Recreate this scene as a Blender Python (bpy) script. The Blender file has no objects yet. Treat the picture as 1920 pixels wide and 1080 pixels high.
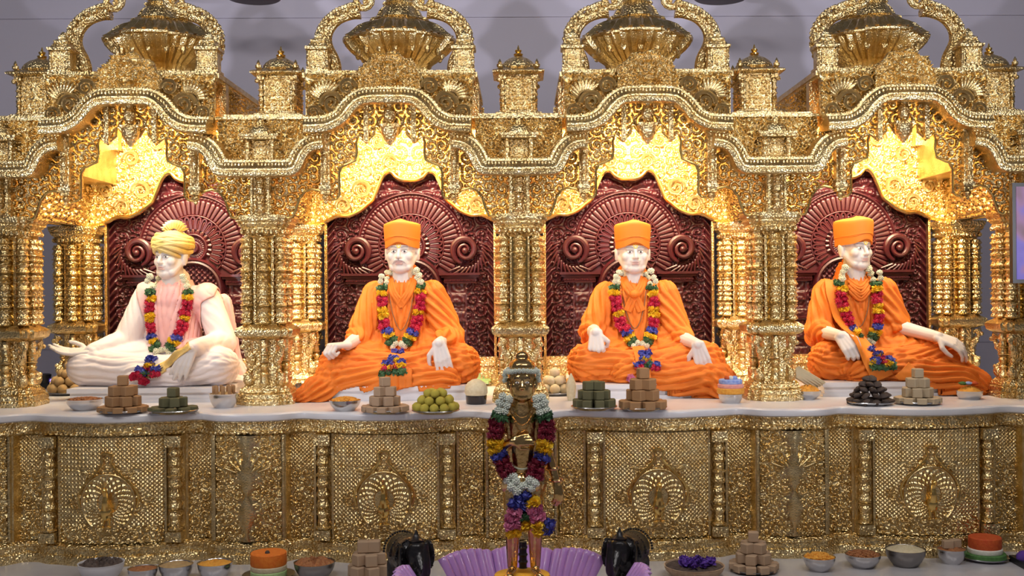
import bpy, math, random
import numpy as np
from mathutils import Vector, Matrix
from mathutils.bvhtree import BVHTree

PI = math.pi
random.seed(7)
scene = bpy.context.scene
col = scene.collection

# ------------------------------------------------------------------ camera
FPX = 2078.0
CAM = Vector((0.0, -6.1, 1.42))
YAW, ROLL, SHX = math.radians(0.8), math.radians(-0.42), -44.0 / 1920
ROT = Matrix.Rotation(-YAW, 3, 'Z') @ Matrix.Rotation(PI / 2, 3, 'X') @ Matrix.Rotation(ROLL, 3, 'Z')
cd = bpy.data.cameras.new('camera'); cam = bpy.data.objects.new('camera', cd); col.objects.link(cam)
cd.sensor_width = 36; cd.lens = 36 * FPX / 1920; cd.shift_x = SHX
cd.clip_start = 0.05; cd.clip_end = 60
cam.matrix_world = Matrix.Translation(CAM) @ ROT.to_4x4()
scene.camera = cam

def ray(px, py):
    return ROT @ Vector(((px - 960 + SHX * 1920) / FPX, -(py - 540) / FPX, -1.0))
def at(px, py, Y):
    d = ray(px, py); t = (Y - CAM.y) / d.y
    return CAM + d * t
def atz(px, py, Z):
    d = ray(px, py); t = (Z - CAM.z) / d.z
    return CAM + d * t

# ------------------------------------------------------------------ world, light, exposure
w = bpy.data.worlds.new('world'); scene.world = w; w.use_nodes = True
w.node_tree.nodes['Background'].inputs[0].default_value = (0.52, 0.50, 0.55, 1)
w.node_tree.nodes['Background'].inputs[1].default_value = 0.14
scene.view_settings.view_transform = 'Standard'
scene.view_settings.look = 'None'
scene.view_settings.exposure = 0.0
scene.view_settings.gamma = 1.0
scene.view_settings.use_curve_mapping = False

def area(name, loc, target, sx, sy, power, color):
    l = bpy.data.lights.new(name, 'AREA'); l.shape = 'RECTANGLE'; l.size = sx; l.size_y = sy
    l.energy = power; l.color = color
    o = bpy.data.objects.new(name, l); col.objects.link(o); o.location = loc
    o.rotation_euler = (Vector(target) - Vector(loc)).to_track_quat('-Z', 'Y').to_euler()
    return o
B = 1.385                                   # bay width
BAYS = [-1.5 * B, -0.5 * B, 0.5 * B, 1.5 * B]
COLX = [-2 * B, -B, 0.0, B, 2 * B]
# hall lighting: ceiling panels in front of the altar
for i, x in enumerate((-3.2, -1.1, 1.1, 3.2)):
    area('hall_light', (x, -3.6, 4.6), (x * 0.6, 0.2, 1.2), 0.9, 0.35, 40, (1.0, 0.96, 0.92))
def spot_light(name, loc, target, power, color, angle, blend, radius):
    l = bpy.data.lights.new(name, 'SPOT'); l.energy = power; l.color = color; l.spot_size = math.radians(angle); l.spot_blend = blend; l.shadow_soft_size = radius
    o = bpy.data.objects.new(name, l); col.objects.link(o); o.location = loc
    o.rotation_euler = (Vector(target) - Vector(loc)).to_track_quat('-Z', 'Y').to_euler()
for sx in (-1, 1):      # stage floodlights standing at both sides of the hall
    spot_light('flood_light', (sx * 3.6, -5.0, 1.55), (-sx * 0.3, 2.0, 3.1), 470, (0.93, 0.92, 1.0), 46, 0.6, 0.10)
# lamps hidden behind the front arches, aimed at the rear arches
for x in BAYS:
    area('arch_lamp', (x, 0.36, 2.43), (x, 0.93, 2.27), 0.6, 0.08, 55, (1.0, 0.87, 0.60))
    area('arch_lamp', (x, -0.02, 2.36), (x, 0.42, 1.2), 0.4, 0.12, 6.5, (1.0, 0.92, 0.80))
    for sx in (-1, 1): area('column_fill_light', (x + sx * 0.50, 0.17, 1.97), (x + sx * 0.66, 0.9, 1.45), 0.10, 0.08, 3.2, (1.0, 0.76, 0.38))  # added warm fill lights that yellow the rear columns
# ------------------------------------------------------------------ materials
MATS = {}
def mat(name, base, rough=0.5, metal=0.0, bump=None, var=None, emit=None, coat=0.0, trans=0.0):
    """bump: (kind, scale, strength, distance); var: (second colour, scale)"""
    m = bpy.data.materials.new(name); m.use_nodes = True
    nt = m.node_tree; n = nt.nodes; l = nt.links
    b = n['Principled BSDF']
    b.inputs['Base Color'].default_value = (*base, 1); b.inputs['Roughness'].default_value = rough
    b.inputs['Metallic'].default_value = metal
    b.inputs['Coat Weight'].default_value = coat
    b.inputs['Transmission Weight'].default_value = trans
    tc = n.new('ShaderNodeTexCoord')
    if var:
        nz = n.new('ShaderNodeTexNoise'); nz.inputs['Scale'].default_value = var[1]; nz.inputs['Detail'].default_value = 4
        l.new(tc.outputs['Object'], nz.inputs['Vector'])
        r = n.new('ShaderNodeValToRGB'); r.color_ramp.elements[0].position = 0.35; r.color_ramp.elements[1].position = 0.65
        r.color_ramp.elements[0].color = (*base, 1); r.color_ramp.elements[1].color = (*var[0], 1)
        l.new(nz.outputs['Fac'], r.inputs['Fac']); l.new(r.outputs['Color'], b.inputs['Base Color'])
    if bump:
        kind, sc, st, dist = bump
        if kind == 'voronoi':
            t = n.new('ShaderNodeTexVoronoi'); t.feature = 'SMOOTH_F1'; t.inputs['Scale'].default_value = sc; out = t.outputs['Distance']
        elif kind == 'wave':
            t = n.new('ShaderNodeTexWave'); t.inputs['Scale'].default_value = sc; t.inputs['Distortion'].default_value = 2.0; out = t.outputs['Fac']
        else:
            t = n.new('ShaderNodeTexNoise'); t.inputs['Scale'].default_value = sc; t.inputs['Detail'].default_value = 3; out = t.outputs['Fac']
        l.new(tc.outputs['Object'], t.inputs['Vector'])
        bp = n.new('ShaderNodeBump'); bp.inputs['Strength'].default_value = st; bp.inputs['Distance'].default_value = dist
        l.new(out, bp.inputs['Height']); l.new(bp.outputs['Normal'], b.inputs['Normal'])
    if emit:
        b.inputs['Emission Color'].default_value = (*emit[0], 1); b.inputs['Emission Strength'].default_value = emit[1]
    MATS[name] = m
    return m
GA, GB = (0.69, 0.48, 0.195), (0.86, 0.69, 0.38)
mat('gold', GA, 0.28, 1.0, ('voronoi', 130, 0.7, 0.005), (GB, 14))
mat('gold_fine', GA, 0.30, 1.0, ('voronoi', 100, 1.0, 0.009), (GB, 18))
mat('gold_relief', GA, 0.27, 1.0, ('voronoi', 150, 0.45, 0.003), (GB, 22))
mat('gold_smooth', (0.88, 0.60, 0.20), 0.2, 1.0)
mat('statue_gold', (0.62, 0.38, 0.14), 0.2, 1.0, ('noise', 45, 0.3, 0.006), ((0.8, 0.56, 0.26), 10))
mat('maroon', (0.056, 0.005, 0.009), 0.40, 0.0, ('noise', 120, 0.12, 0.002), ((0.043, 0.004, 0.007), 9))
mat('marble', (0.76, 0.74, 0.76), 0.28, 0.0, None, ((0.66, 0.64, 0.67), 3))
mat('marble_floor', (0.56, 0.55, 0.58), 0.25, 0.0, None, ((0.46, 0.44, 0.46), 2.2))
mat('wall_paint', (0.60, 0.57, 0.70), 0.75, 0.0, ('noise', 30, 0.1, 0.003), ((0.56, 0.53, 0.65), 0.8))
mat('skin_marble', (0.69, 0.63, 0.60), 0.42, 0.0)
mat('orange_cloth', (0.76, 0.195, 0.013), 0.7, 0.0, ('noise', 260, 0.12, 0.002), ((0.70, 0.165, 0.011), 5))
mat('orange_hat', (0.78, 0.215, 0.016), 0.65, 0.0, ('noise', 300, 0.15, 0.002))
mat('white_cloth', (0.80, 0.72, 0.70), 0.5, 0.0, None, ((0.80, 0.70, 0.68), 6))
mat('pink_cloth', (0.80, 0.40, 0.38), 0.55, 0.0, None, ((0.82, 0.48, 0.45), 8))
mat('turban_yellow', (0.64, 0.46, 0.12), 0.5, 0.0, None, ((0.72, 0.58, 0.26), 9))
mat('turban_line', (0.30, 0.28, 0.12), 0.5)
mat('gold_paint', (0.74, 0.50, 0.16), 0.4, 0.3, ('voronoi', 90, 0.5, 0.004))
mat('eye_white', (0.8, 0.79, 0.78), 0.25)
mat('eye_dark', (0.05, 0.04, 0.04), 0.25)
mat('brow', (0.33, 0.29, 0.27), 0.6)
mat('lip', (0.60, 0.36, 0.33), 0.45)
mat('moustache', (0.66, 0.64, 0.63), 0.6)
mat('tilak', (0.84, 0.60, 0.10), 0.5)
mat('tilak_red', (0.55, 0.03, 0.03), 0.5)
mat('fl_white', (0.72, 0.72, 0.55), 0.7)
mat('fl_jasmine', (0.74, 0.78, 0.70), 0.7)
mat('fl_red', (0.52, 0.012, 0.055), 0.6)
mat('fl_maroon', (0.22, 0.008, 0.03), 0.6)
mat('fl_yellow', (0.86, 0.56, 0.02), 0.6)
mat('fl_blue', (0.06, 0.07, 0.36), 0.5)
mat('fl_green', (0.05, 0.13, 0.05), 0.6)
mat('fl_pink', (0.66, 0.20, 0.34), 0.6)
mat('thread', (0.25, 0.12, 0.05), 0.7)
mat('steel', (0.62, 0.61, 0.62), 0.22, 1.0)
mat('steel_dark', (0.30, 0.28, 0.27), 0.3, 1.0)
mat('black_metal', (0.022, 0.020, 0.022), 0.28, 0.3, ('voronoi', 70, 0.4, 0.004))
mat('black', (0.012, 0.011, 0.012), 0.4)
mat('lotus', (0.58, 0.33, 0.72), 0.28, 0.0, None, ((0.53, 0.29, 0.67), 5), coat=0.4)
mat('yellow_pod', (0.82, 0.46, 0.04), 0.45)
def food(n, c, c2, sc=40, rough=0.75): mat(n, c, rough, 0.0, ('noise', 180, 0.5, 0.004), (c2, sc))
food('f_brown', (0.38, 0.20, 0.085), (0.46, 0.26, 0.12))
food('f_tan', (0.46, 0.30, 0.19), (0.54, 0.38, 0.25))
food('f_beige', (0.55, 0.42, 0.27), (0.62, 0.50, 0.34))
food('f_green', (0.11, 0.10, 0.045), (0.16, 0.15, 0.07))
food('f_laddu', (0.42, 0.26, 0.11), (0.50, 0.34, 0.16))
food('f_lime', (0.47, 0.38, 0.035), (0.56, 0.47, 0.08))
food('f_nut', (0.30, 0.10, 0.035), (0.40, 0.17, 0.06), 90)
food('f_orange', (0.72, 0.29, 0.03), (0.80, 0.40, 0.06), 70)
food('f_deep_orange', (0.75, 0.16, 0.012), (0.80, 0.22, 0.02), 60)
food('f_redorange', (0.58, 0.075, 0.015), (0.64, 0.11, 0.02), 60)
food('f_dark', (0.055, 0.035, 0.03), (0.12, 0.085, 0.07), 60)
food('f_cream', (0.62, 0.52, 0.33), (0.70, 0.61, 0.42), 60)
food('f_white', (0.72, 0.68, 0.60), (0.78, 0.74, 0.66), 60)
food('f_leaf', (0.06, 0.16, 0.04), (0.09, 0.22, 0.06), 60)
food('f_pale_green', (0.42, 0.62, 0.25), (0.5, 0.68, 0.32), 60)
food('f_purple', (0.09, 0.03, 0.30), (0.14, 0.05, 0.38), 60)
food('f_pink', (0.75, 0.30, 0.28), (0.8, 0.4, 0.35), 60)
food('f_sky', (0.22, 0.32, 0.72), (0.4, 0.5, 0.8), 60)
mat('clay', (0.55, 0.27, 0.19), 0.6)
mat('syrup', (0.02, 0.012, 0.012), 0.1, 0.0, coat=0.5)
mat('lamp_glow', (0.3, 0.2, 0.9), 0.4, emit=((0.35, 0.25, 1.0), 3.0))

# ------------------------------------------------------------------ mesh helpers
class MB:
    def __init__(s): s.v = []; s.f = []; s.n = 0
    def add(s, V, F):
        V = np.asarray(V, float).reshape(-1, 3); s.v.append(V)
        for f in F: s.f.append(tuple(int(i) + s.n for i in f))
        s.n += len(V); return s
    def arr(s): return (np.vstack(s.v) if s.v else np.zeros((0, 3)))
    def box(s, x0, x1, y0, y1, z0, z1):
        V = [(x, y, z) for z in (z0, z1) for y in (y0, y1) for x in (x0, x1)]
        return s.add(V, [(0, 2, 3, 1), (4, 5, 7, 6), (0, 1, 5, 4), (2, 6, 7, 3), (0, 4, 6, 2), (1, 3, 7, 5)])
    def loft(s, rings, cap0=True, cap1=True, closed=True):
        n = len(rings[0]); m = len(rings); V = np.vstack([np.asarray(r, float) for r in rings]); F = []
        for i in range(m - 1):
            for j in range(n if closed else n - 1):
                k = (j + 1) % n
                F.append((i * n + j, i * n + k, (i + 1) * n + k, (i + 1) * n + j))
        if cap0: F.append(tuple(range(n - 1, -1, -1)))
        if cap1: F.append(tuple((m - 1) * n + j for j in range(n)))
        return s.add(V, F)
    def stack(s, prof, sec, c=(0, 0, 0)):
        """prof [(z, r)], unit section sec [(x, y)]"""
        sec = np.asarray(sec, float)
        return s.loft([np.column_stack([c[0] + sec[:, 0] * r, c[1] + sec[:, 1] * r, np.full(len(sec), c[2] + z)]) for z, r in prof])
    def lathe(s, prof, c=(0, 0, 0), seg=16):
        a = np.arange(seg) * 2 * PI / seg
        return s.stack(prof, np.column_stack([np.cos(a), np.sin(a)]), c)
    def tube(s, P, R, seg=8, caps=True, sy=1.0):
        P = [Vector(p) for p in P]; n = len(P)
        if not hasattr(R, '__len__'): R = [R] * n
        rings = []; up = None
        for i in range(n):
            t = (P[min(i + 1, n - 1)] - P[max(i - 1, 0)]).normalized()
            if up is None:
                up = Vector((0, 1, 0)) if abs(t.y) < 0.9 else Vector((1, 0, 0))
            a = t.cross(up).normalized(); b = a.cross(t).normalized(); up = b
            rings.append([P[i] + (a * math.cos(2 * PI * k / seg) + b * math.sin(2 * PI * k / seg) * sy) * R[i] for k in range(seg)])
        return s.loft([[tuple(q) for q in r] for r in rings], caps, caps)
    def sphere(s, c, r, seg=10, rings=6, rot=None):
        r = (r, r, r) if not hasattr(r, '__len__') else r
        V = [(0, 0, 1)]
        for i in range(1, rings):
            th = PI * i / rings
            V += [(math.sin(th) * math.cos(2 * PI * j / seg), math.sin(th) * math.sin(2 * PI * j / seg), math.cos(th)) for j in range(seg)]
        V.append((0, 0, -1)); V = np.array(V) * np.array(r)
        if rot is not None: V = V @ np.array(rot).T
        V = V + np.array(c); F = []
        for j in range(seg):
            k = (j + 1) % seg
            F.append((0, 1 + j, 1 + k))
            for i in range(rings - 2):
                a = 1 + i * seg; F.append((a + j, a + seg + j, a + seg + k, a + k))
            a = 1 + (rings - 2) * seg; F.append((a + j, len(V) - 1, a + k))
        return s.add(V, F)
    def prism(s, poly, y0, y1):
        """poly [(x, z)] extruded along y"""
        n = len(poly)
        V = [(x, y0, z) for x, z in poly] + [(x, y1, z) for x, z in poly]
        F = [tuple(range(n)), tuple(range(2 * n - 1, n - 1, -1))]
        F += [(j, n + j, n + (j + 1) % n, (j + 1) % n) for j in range(n)]
        return s.add(V, F)
    def capsule(s, p0, p1, r0, r1, seg=14, flat=None):
        p0 = Vector(p0); p1 = Vector(p1); d = p1 - p0; L = d.length or 1e-6; t = d / L
        a = t.orthogonal().normalized(); b = t.cross(a)
        rings = []
        for k in range(6):
            th = PI / 2 * (1 - k / 5.0) * 0.985
            rings.append((p0 - t * r0 * math.sin(th), r0 * math.cos(th)))
        for k in range(6):
            th = PI / 2 * (k / 5.0) * 0.985
            rings.append((p1 + t * r1 * math.sin(th), r1 * math.cos(th)))
        R = []
        for c, r in rings:
            q = []
            for j in range(seg):
                o = (a * math.cos(2 * PI * j / seg) + b * math.sin(2 * PI * j / seg)) * r
                if flat: nn = Vector(flat[0]).normalized(); o = o - nn * o.dot(nn) * (1 - flat[1])
                q.append(tuple(c + o))
            R.append(q)
        return s.loft(R)
    def mesh(s, name, smooth=35):
        me = bpy.data.meshes.new(name); me.from_pydata(s.arr().tolist(), [], s.f); me.update()
        return fin(me, smooth)

def fin(me, smooth):
    if smooth is not None:
        me.shade_smooth()
        if smooth < 180: me.set_sharp_from_angle(angle=math.radians(smooth))
    return me
def mesh_np(name, V, F, smooth=180):
    me = bpy.data.meshes.new(name); me.from_pydata(np.asarray(V).tolist(), [], [tuple(f) for f in np.asarray(F).tolist()] if isinstance(F, np.ndarray) else F)
    me.update(); return fin(me, smooth)
def obj(name, me, m, parent=None, loc=(0, 0, 0), rot=(0, 0, 0), scale=(1, 1, 1), label=None):
    if isinstance(me, MB): me = me.mesh(name)
    if m and not me.materials: me.materials.append(MATS[m])
    o = bpy.data.objects.new(name, me); col.objects.link(o)
    o.location = loc; o.rotation_euler = rot; o.scale = scale
    if m and me.materials[0] != MATS[m]:
        o.material_slots[0].link = 'OBJECT'; o.material_slots[0].material = MATS[m]
    if parent: o.parent = parent
    if label: o['label'] = label
    return o
def tag(o, label, cat, group=None, kind=None):
    o['label'] = label; o['category'] = cat
    if group: o['group'] = group
    if kind: o['kind'] = kind
    return o
def thing(name, label, cat, loc=(0, 0, 0), group=None, rz=0):
    o = bpy.data.objects.new(name, None); col.objects.link(o); o.location = loc; o.rotation_euler = (0, 0, rz)
    o.empty_display_size = 0.05
    return tag(o, label, cat, group)
def struct(o): o['kind'] = 'structure'; return o

def redent(a=0.60, b=0.80):
    q = [(1, -a), (1, a), (b, a), (b, b), (a, b), (a, 1)]
    out = []
    for k in range(4):
        c, s = round(math.cos(k * PI / 2)), round(math.sin(k * PI / 2))
        out += [(c * x - s * y, s * x + c * y) for x, y in q[1:]]
    return out
RED = redent()
SQ = [(1, -1), (1, 1), (-1, 1), (-1, -1)]
def chamfer(k=0.3):
    return [(1, -1 + k), (1, 1 - k), (1 - k, 1), (-1 + k, 1), (-1, 1 - k), (-1, -1 + k), (-1 + k, -1), (1 - k, -1)]
def rings_profile(z0, z1, r, n, seed=1):
    """turned profile with n mouldings"""
    rnd = random.Random(seed); P = []
    zs = np.linspace(z0, z1, n + 1)
    for i in range(n):
        a, b = zs[i], zs[i + 1]; h = b - a; k = rnd.choice((0, 1, 2, 0))
        if k == 0: P += [(a, r * .78), (a + h * .12, r * 1.0), (a + h * .3, r * 1.12), (a + h * .5, r * .98), (a + h * .9, r * .8)]
        elif k == 1: P += [(a, r * .8), (a + h * .1, r * 1.2), (a + h * .25, r * 1.2), (a + h * .32, r * .86), (a + h * .9, r * .86)]
        else: P += [(a, r * .75), (a + h * .2, r * .8), (a + h * .5, r * 1.08), (a + h * .8, r * .82), (a + h * .93, r * 1.1)]
    P.append((z1, r * .8)); return P

# ---- height fields
TAB = np.random.default_rng(5).random((64, 64, 4))
def scrolls(X, Z, cell, off=0, mirror=True, arms=1):
    if mirror: X = np.abs(X)
    I = np.floor(X / cell).astype(int); J = np.floor(Z / cell).astype(int)
    d1 = np.full(X.shape, 9.0); d2 = d1.copy(); cx = d1 * 0; cz = d1 * 0; sg = d1 * 0 + 1; ph = d1 * 0
    for di in (-1, 0, 1):
        for dj in (-1, 0, 1):
            t = TAB[(I + di + off) % 64, (J + dj + 3 * off) % 64]
            x = (I + di + 0.2 + 0.6 * t[..., 0]) * cell; z = (J + dj + 0.2 + 0.6 * t[..., 1]) * cell
            d = np.hypot(X - x, Z - z); m = d < d1
            d2 = np.where(m, d1, np.minimum(d2, d)); d1 = np.where(m, d, d1)
            cx = np.where(m, x, cx); cz = np.where(m, z, cz); sg = np.where(m, np.where(t[..., 2] > .5, 1, -1), sg); ph = np.where(m, t[..., 3] * 6.28, ph)
    th = np.arctan2(Z - cz, X - cx); q = d1 / cell
    sp = 0.5 + 0.5 * np.cos(arms * sg * th - 2 * PI * q / 0.40 + ph)
    lf = 0.72 + 0.28 * np.cos(7 * th + 9 * q * sg)
    ed = np.clip((d2 - d1) / (cell * 0.16), 0, 1)
    h = sp ** 0.9 * lf * (0.25 + 0.75 * ed)
    return np.clip(np.maximum(h, np.exp(-(q / 0.10) ** 2)), 0, 1)
def weave(X, Z, p):
    a = (X + Z) / p; b = (X - Z) / p; i = np.floor(a); j = np.floor(b); fa = (a - i - .5) * 2; fb = (b - j - .5) * 2
    par = ((i + j) % 2) > .5
    return np.where(par, (1 - fa ** 2) * (0.62 + 0.38 * np.cos(fb * PI / 2)), (1 - fb ** 2) * (0.62 + 0.38 * np.cos(fa * PI / 2)))
def inside(X, Z, poly):
    r = np.zeros(X.shape, bool); n = len(poly)
    for i in range(n):
        x0, z0 = poly[i]; x1, z1 = poly[(i + 1) % n]
        if z0 == z1: continue
        c = ((z0 > Z) != (z1 > Z)) & (X < (x1 - x0) * (Z - z0) / (z1 - z0) + x0)
        r ^= c
    return r
def relief(name, xr, zr, step, hf, depth, mask=None, yf=None, back=None, smooth=180):
    nx = int(round((xr[1] - xr[0]) / step)) + 1; nz = int(round((zr[1] - zr[0]) / step)) + 1
    X, Z = np.meshgrid(np.linspace(*xr, nx), np.linspace(*zr, nz))
    H = hf(X, Z); Y = -depth * H + (yf(X) if yf else 0)
    idx = np.arange(nx * nz).reshape(nz, nx)
    F = np.stack([idx[:-1, :-1], idx[:-1, 1:], idx[1:, 1:], idx[1:, :-1]], -1).reshape(-1, 4)
    if mask is not None:
        k = mask((X[:-1, :-1] + X[1:, 1:]) / 2, (Z[:-1, :-1] + Z[1:, 1:]) / 2, (H[:-1, :-1] + H[1:, 1:] + H[1:, :-1] + H[:-1, 1:]) / 4).reshape(-1)
        F = F[k]
    V = np.column_stack([X.ravel(), Y.ravel(), Z.ravel()])
    u, inv = np.unique(F, return_inverse=True); V = V[u]; F = inv.reshape(F.shape)
    if back is not None:
        n = len(V); Vb = V.copy(); Vb[:, 1] = back
        e = np.vstack([F[:, [0, 1]], F[:, [1, 2]], F[:, [2, 3]], F[:, [3, 0]]]); key = np.sort(e, 1)
        _, ix, ct = np.unique(key[:, 0] * 10 ** 7 + key[:, 1], return_index=True, return_counts=True)
        be = e[ix[ct == 1]]
        W = np.column_stack([be[:, 1], be[:, 0], be[:, 0] + n, be[:, 1] + n])
        V = np.vstack([V, Vb]); F = np.vstack([F, F[:, ::-1] + n, W])
    return mesh_np(name, V, F, smooth)
def smooth_path(P, n=4):
    P = [np.array(p, float) for p in P]; out = []
    for i in range(len(P) - 1):
        a, b, c, d = P[max(i - 1, 0)], P[i], P[i + 1], P[min(i + 2, len(P) - 1)]
        for k in range(n):
            t = k / n
            out.append(0.5 * ((2 * b) + (c - a) * t + (2 * a - 5 * b + 4 * c - d) * t * t + (3 * b - a - 3 * c + d) * t ** 3))
    out.append(P[-1]); return out
def sweep_xz(P, prof):
    """sweep a (normal offset, y) profile along an x-z path"""
    P = [np.array(p, float) for p in P]; rings = []
    for i in range(len(P)):
        t = P[min(i + 1, len(P) - 1)] - P[max(i - 1, 0)]; t /= np.linalg.norm(t); nrm = np.array([-t[1], t[0]])
        rings.append([(P[i][0] + nrm[0] * o, y, P[i][1] + nrm[1] * o) for o, y in prof])
    return MB().loft(rings)

FZ = 0.04      # floor level
CZ = 0.80      # counter level

# ================================================================== SETTING
fl = MB().box(-6, 6, -9, 2.1, FZ - 0.1, FZ); struct(obj('floor', fl, 'marble_floor'))
wl = MB().box(-6, 6, 2.0, 2.15, FZ, 5.2); struct(obj('wall_back', wl, 'wall_paint'))
for k, z in enumerate((1.0, 2.2, 3.4)):
    struct(obj('trim_%d' % (k + 1), MB().box(-6, 6, 1.992, 2.0, z, z + 0.008), 'wall_paint'))

# ================================================================== ALTAR BASE
def yfront(u):
    a = abs(u)
    if a < .275: return -0.50 + .07 * (a / .275) ** 2
    if a < .36: return -0.43
    if a < .495: return -0.375
    return -0.45 - .03 * math.cos((B / 2 - a) / .2 * PI / 2)
def bayu(x): return ((x + 2 * B) % B) - B / 2
XS = np.linspace(-3.1, 3.1, 621)
YF = np.array([yfront(bayu(x)) for x in XS])
kern = np.exp(-np.linspace(-2, 2, 15) ** 2); kern /= kern.sum()
YS = np.convolve(np.pad(YF, 7, 'edge'), kern, 'valid')
def wavy(prof, Yarr, back):
    rings = []
    for x, y in zip(XS[::2], Yarr[::2]):
        rings.append([(x, y - o, z) for o, z in prof] + [(x, back, prof[-1][1]), (x, back, prof[0][1])])
    return MB().loft(rings)
altar = thing('gilded_altar', 'long gilded altar base with curved peacock panels below the marble top', 'altar', (0, 0, FZ))
def apart(name, me, m, x=0, y=0, z=0, **k): return obj(name, me, m, altar, (x, y, z - FZ), **k)
apart('body', wavy([(-.02, FZ), (-.02, .74)], YF, 1.1), 'gold')
apart('plinth', wavy([(.0, FZ), (.03, FZ), (.035, .07), (.03, .085), (.02, .09), (.022, .118), (.03, .124), (.03, .134), (.012, .145), (-.01, .15)], YS, -.2), 'gold_fine')
apart('cornice', wavy([(-.005, .682), (.01, .69), (.02, .70), (.02, .708), (.012, .712), (.014, .745), (.024, .75), (.024, .757)], YS, -.2), 'gold_fine')
for zz in (.127, .699):
    mb = MB()
    for x, y in zip(XS[::3], YS[::3]): mb.sphere((x, y - .028, zz), (.009, .007, .007), 6, 4)
    apart('bead_moulding', mb, 'gold')['kind'] = 'stuff'
# relief panels
def h_center(X, Z):
    z = Z - .36
    h = 0.55 * weave(X, Z, .021)
    oy = 0.135 * np.clip(1 - ((z - .02) / .23) ** 2, 0, None) ** .5
    d = np.hypot(X / .125, (z + .005) / .135)
    keyhole = (d < 1.15) | ((z > .08) & (np.abs(X) < .028 + .10 * np.clip((.235 - z) / .155, 0, 1) ** 1.6) & (z < .20))
    th = np.arctan2(z + .03, X)
    fan = 0.35 + 0.3 * np.cos(th * 26) * np.cos(d * 22) + .12
    rim = np.exp(-((d - 1.07) / .07) ** 2)
    s = scrolls(X, Z, .052, 4)
    fan = np.where(d < .42, 0.02, np.where(d < 1.0, fan, s * .8))
    h = np.where(keyhole, np.maximum(fan, rim * .9), h)
    out = (np.abs(X) < .165 + .05 * np.cos(z * 30)) & (z < .165) & (z > -.2) & ~keyhole
    h = np.where(out | (z < -.12), s * .95, h)
    return h
def ed(X, Z, xr, zr, w=.012):
    e = np.minimum(np.minimum(X - xr[0], xr[1] - X), np.minimum(Z - zr[0], zr[1] - Z))
    return np.clip(e / w, 0, 1)
cp = relief('panel', (-.262, .262), (.15, .685), .0030, lambda X, Z: h_center(X, Z), .021, yf=lambda X: -.50 + .07 * (X / .275) ** 2)
def h_vase(X, Z):
    s = scrolls(X, Z, .058, 11); z = Z - .42
    v = np.exp(-(X / (.02 + .035 * np.abs(np.sin(z * 16 + .6)))) ** 2)
    fan = np.where((z > .08), .5 + .5 * np.cos(np.arctan2(z - .06, X) * 18), 0) * (np.hypot(X, z - .06) < .12)
    return np.clip(np.maximum(s * .85, np.maximum(v * .95, fan * .9)), 0, 1)
vp = relief('panel', (-.165, .165), (.15, .685), .0032, h_vase, .027, yf=lambda X: -.475 + .03 * (X / .165) ** 2)
sp_ = relief('panel', (-.066, .066), (.15, .685), .0034, lambda X, Z: np.where(Z > .5, .6 * weave(X, Z, .02), scrolls(X, Z, .05, 21, False)), .024)
pil = MB(); pil.lathe(rings_profile(.20, .63, .031, 8, 4), seg=14)
pil.box(-.04, .04, -.04, .04, .15, .20); pil.box(-.04, .04, -.04, .04, .63, .685)
pil = pil.mesh('pilaster')
fr = MB().box(-.006, .006, -.012, .02, .15, .685).mesh('panel_frame')
og = MB()
OPt = smooth_path([(-x, z) for x, z in [(.14, .33), (.15, .385), (.125, .44), (.075, .49), (.034, .535), (.02, .56), (.026, .60)]] + [(.026, .60), (.02, .56), (.034, .535), (.075, .49), (.125, .44), (.15, .385), (.14, .33)], 3)
og.tube([(x, -.50 + .07 * (x / .275) ** 2 - .016, z) for x, z in OPt], .006, 7)
og = og.mesh('ogee_frame')
pk = MB()
pk.sphere((0, 0, .32), (.030, .022, .042)); pk.tube(smooth_path([(0, -.004, .34), (0, -.016, .375), (0, -.012, .405), (0, -.02, .43)]), [.022, .021, .02, .018, .016, .014, .013, .012, .012, .011, .011, .011, .012], 10)
pk.sphere((0, -.024, .437), (.014, .018, .013)); pk.tube([(0, -.038, .436), (0, -.056, .43)], [.006, .001], 6)
for a in (-.3, 0, .3): pk.tube([(0, -.022, .448), (math.sin(a) * .03, -.022, .475)], [.002, .004], 5)
for sx in (-1, 1):
    pk.tube([(sx * .012, -.002, .29), (sx * .014, -.006, .255)], [.008, .005], 6); pk.sphere((sx * .016, -.012, .252), (.014, .016, .006))
pk = pk.mesh('peacock')
for x in BAYS:
    apart('panel', cp, 'gold_relief', x)
    apart('ogee_frame', og, 'gold_smooth', x)
    apart('peacock', pk, 'gold_smooth', x, -.525, -.01)
    for s in (-1, 1):
        apart('panel_frame', fr, 'gold', x + s * .268, -.43)
        apart('pilaster', pil, 'gold_fine', x + s * .318, -.445)
        apart('panel_frame', fr, 'gold', x + s * .366, -.39)
        apart('panel', sp_, 'gold_relief', x + s * .430, -.372, scale=(s, 1, 1))
for x in COLX:
    apart('panel', vp, 'gold_relief', x)
    for s in (-1, 1): apart('panel_frame', fr, 'gold', x + s * .175, -.44)

top = wavy([(.0, .757), (.028, .757), (.038, .763), (.042, .775), (.040, .79), (.030, .798), (.02, CZ)], np.convolve(np.pad(YS, 7, 'edge'), kern, 'valid'), 1.1)
tag(obj('marble_slab', top, 'marble'), 'white marble slab with wavy front edge on the gilded altar base', 'slab')

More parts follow.
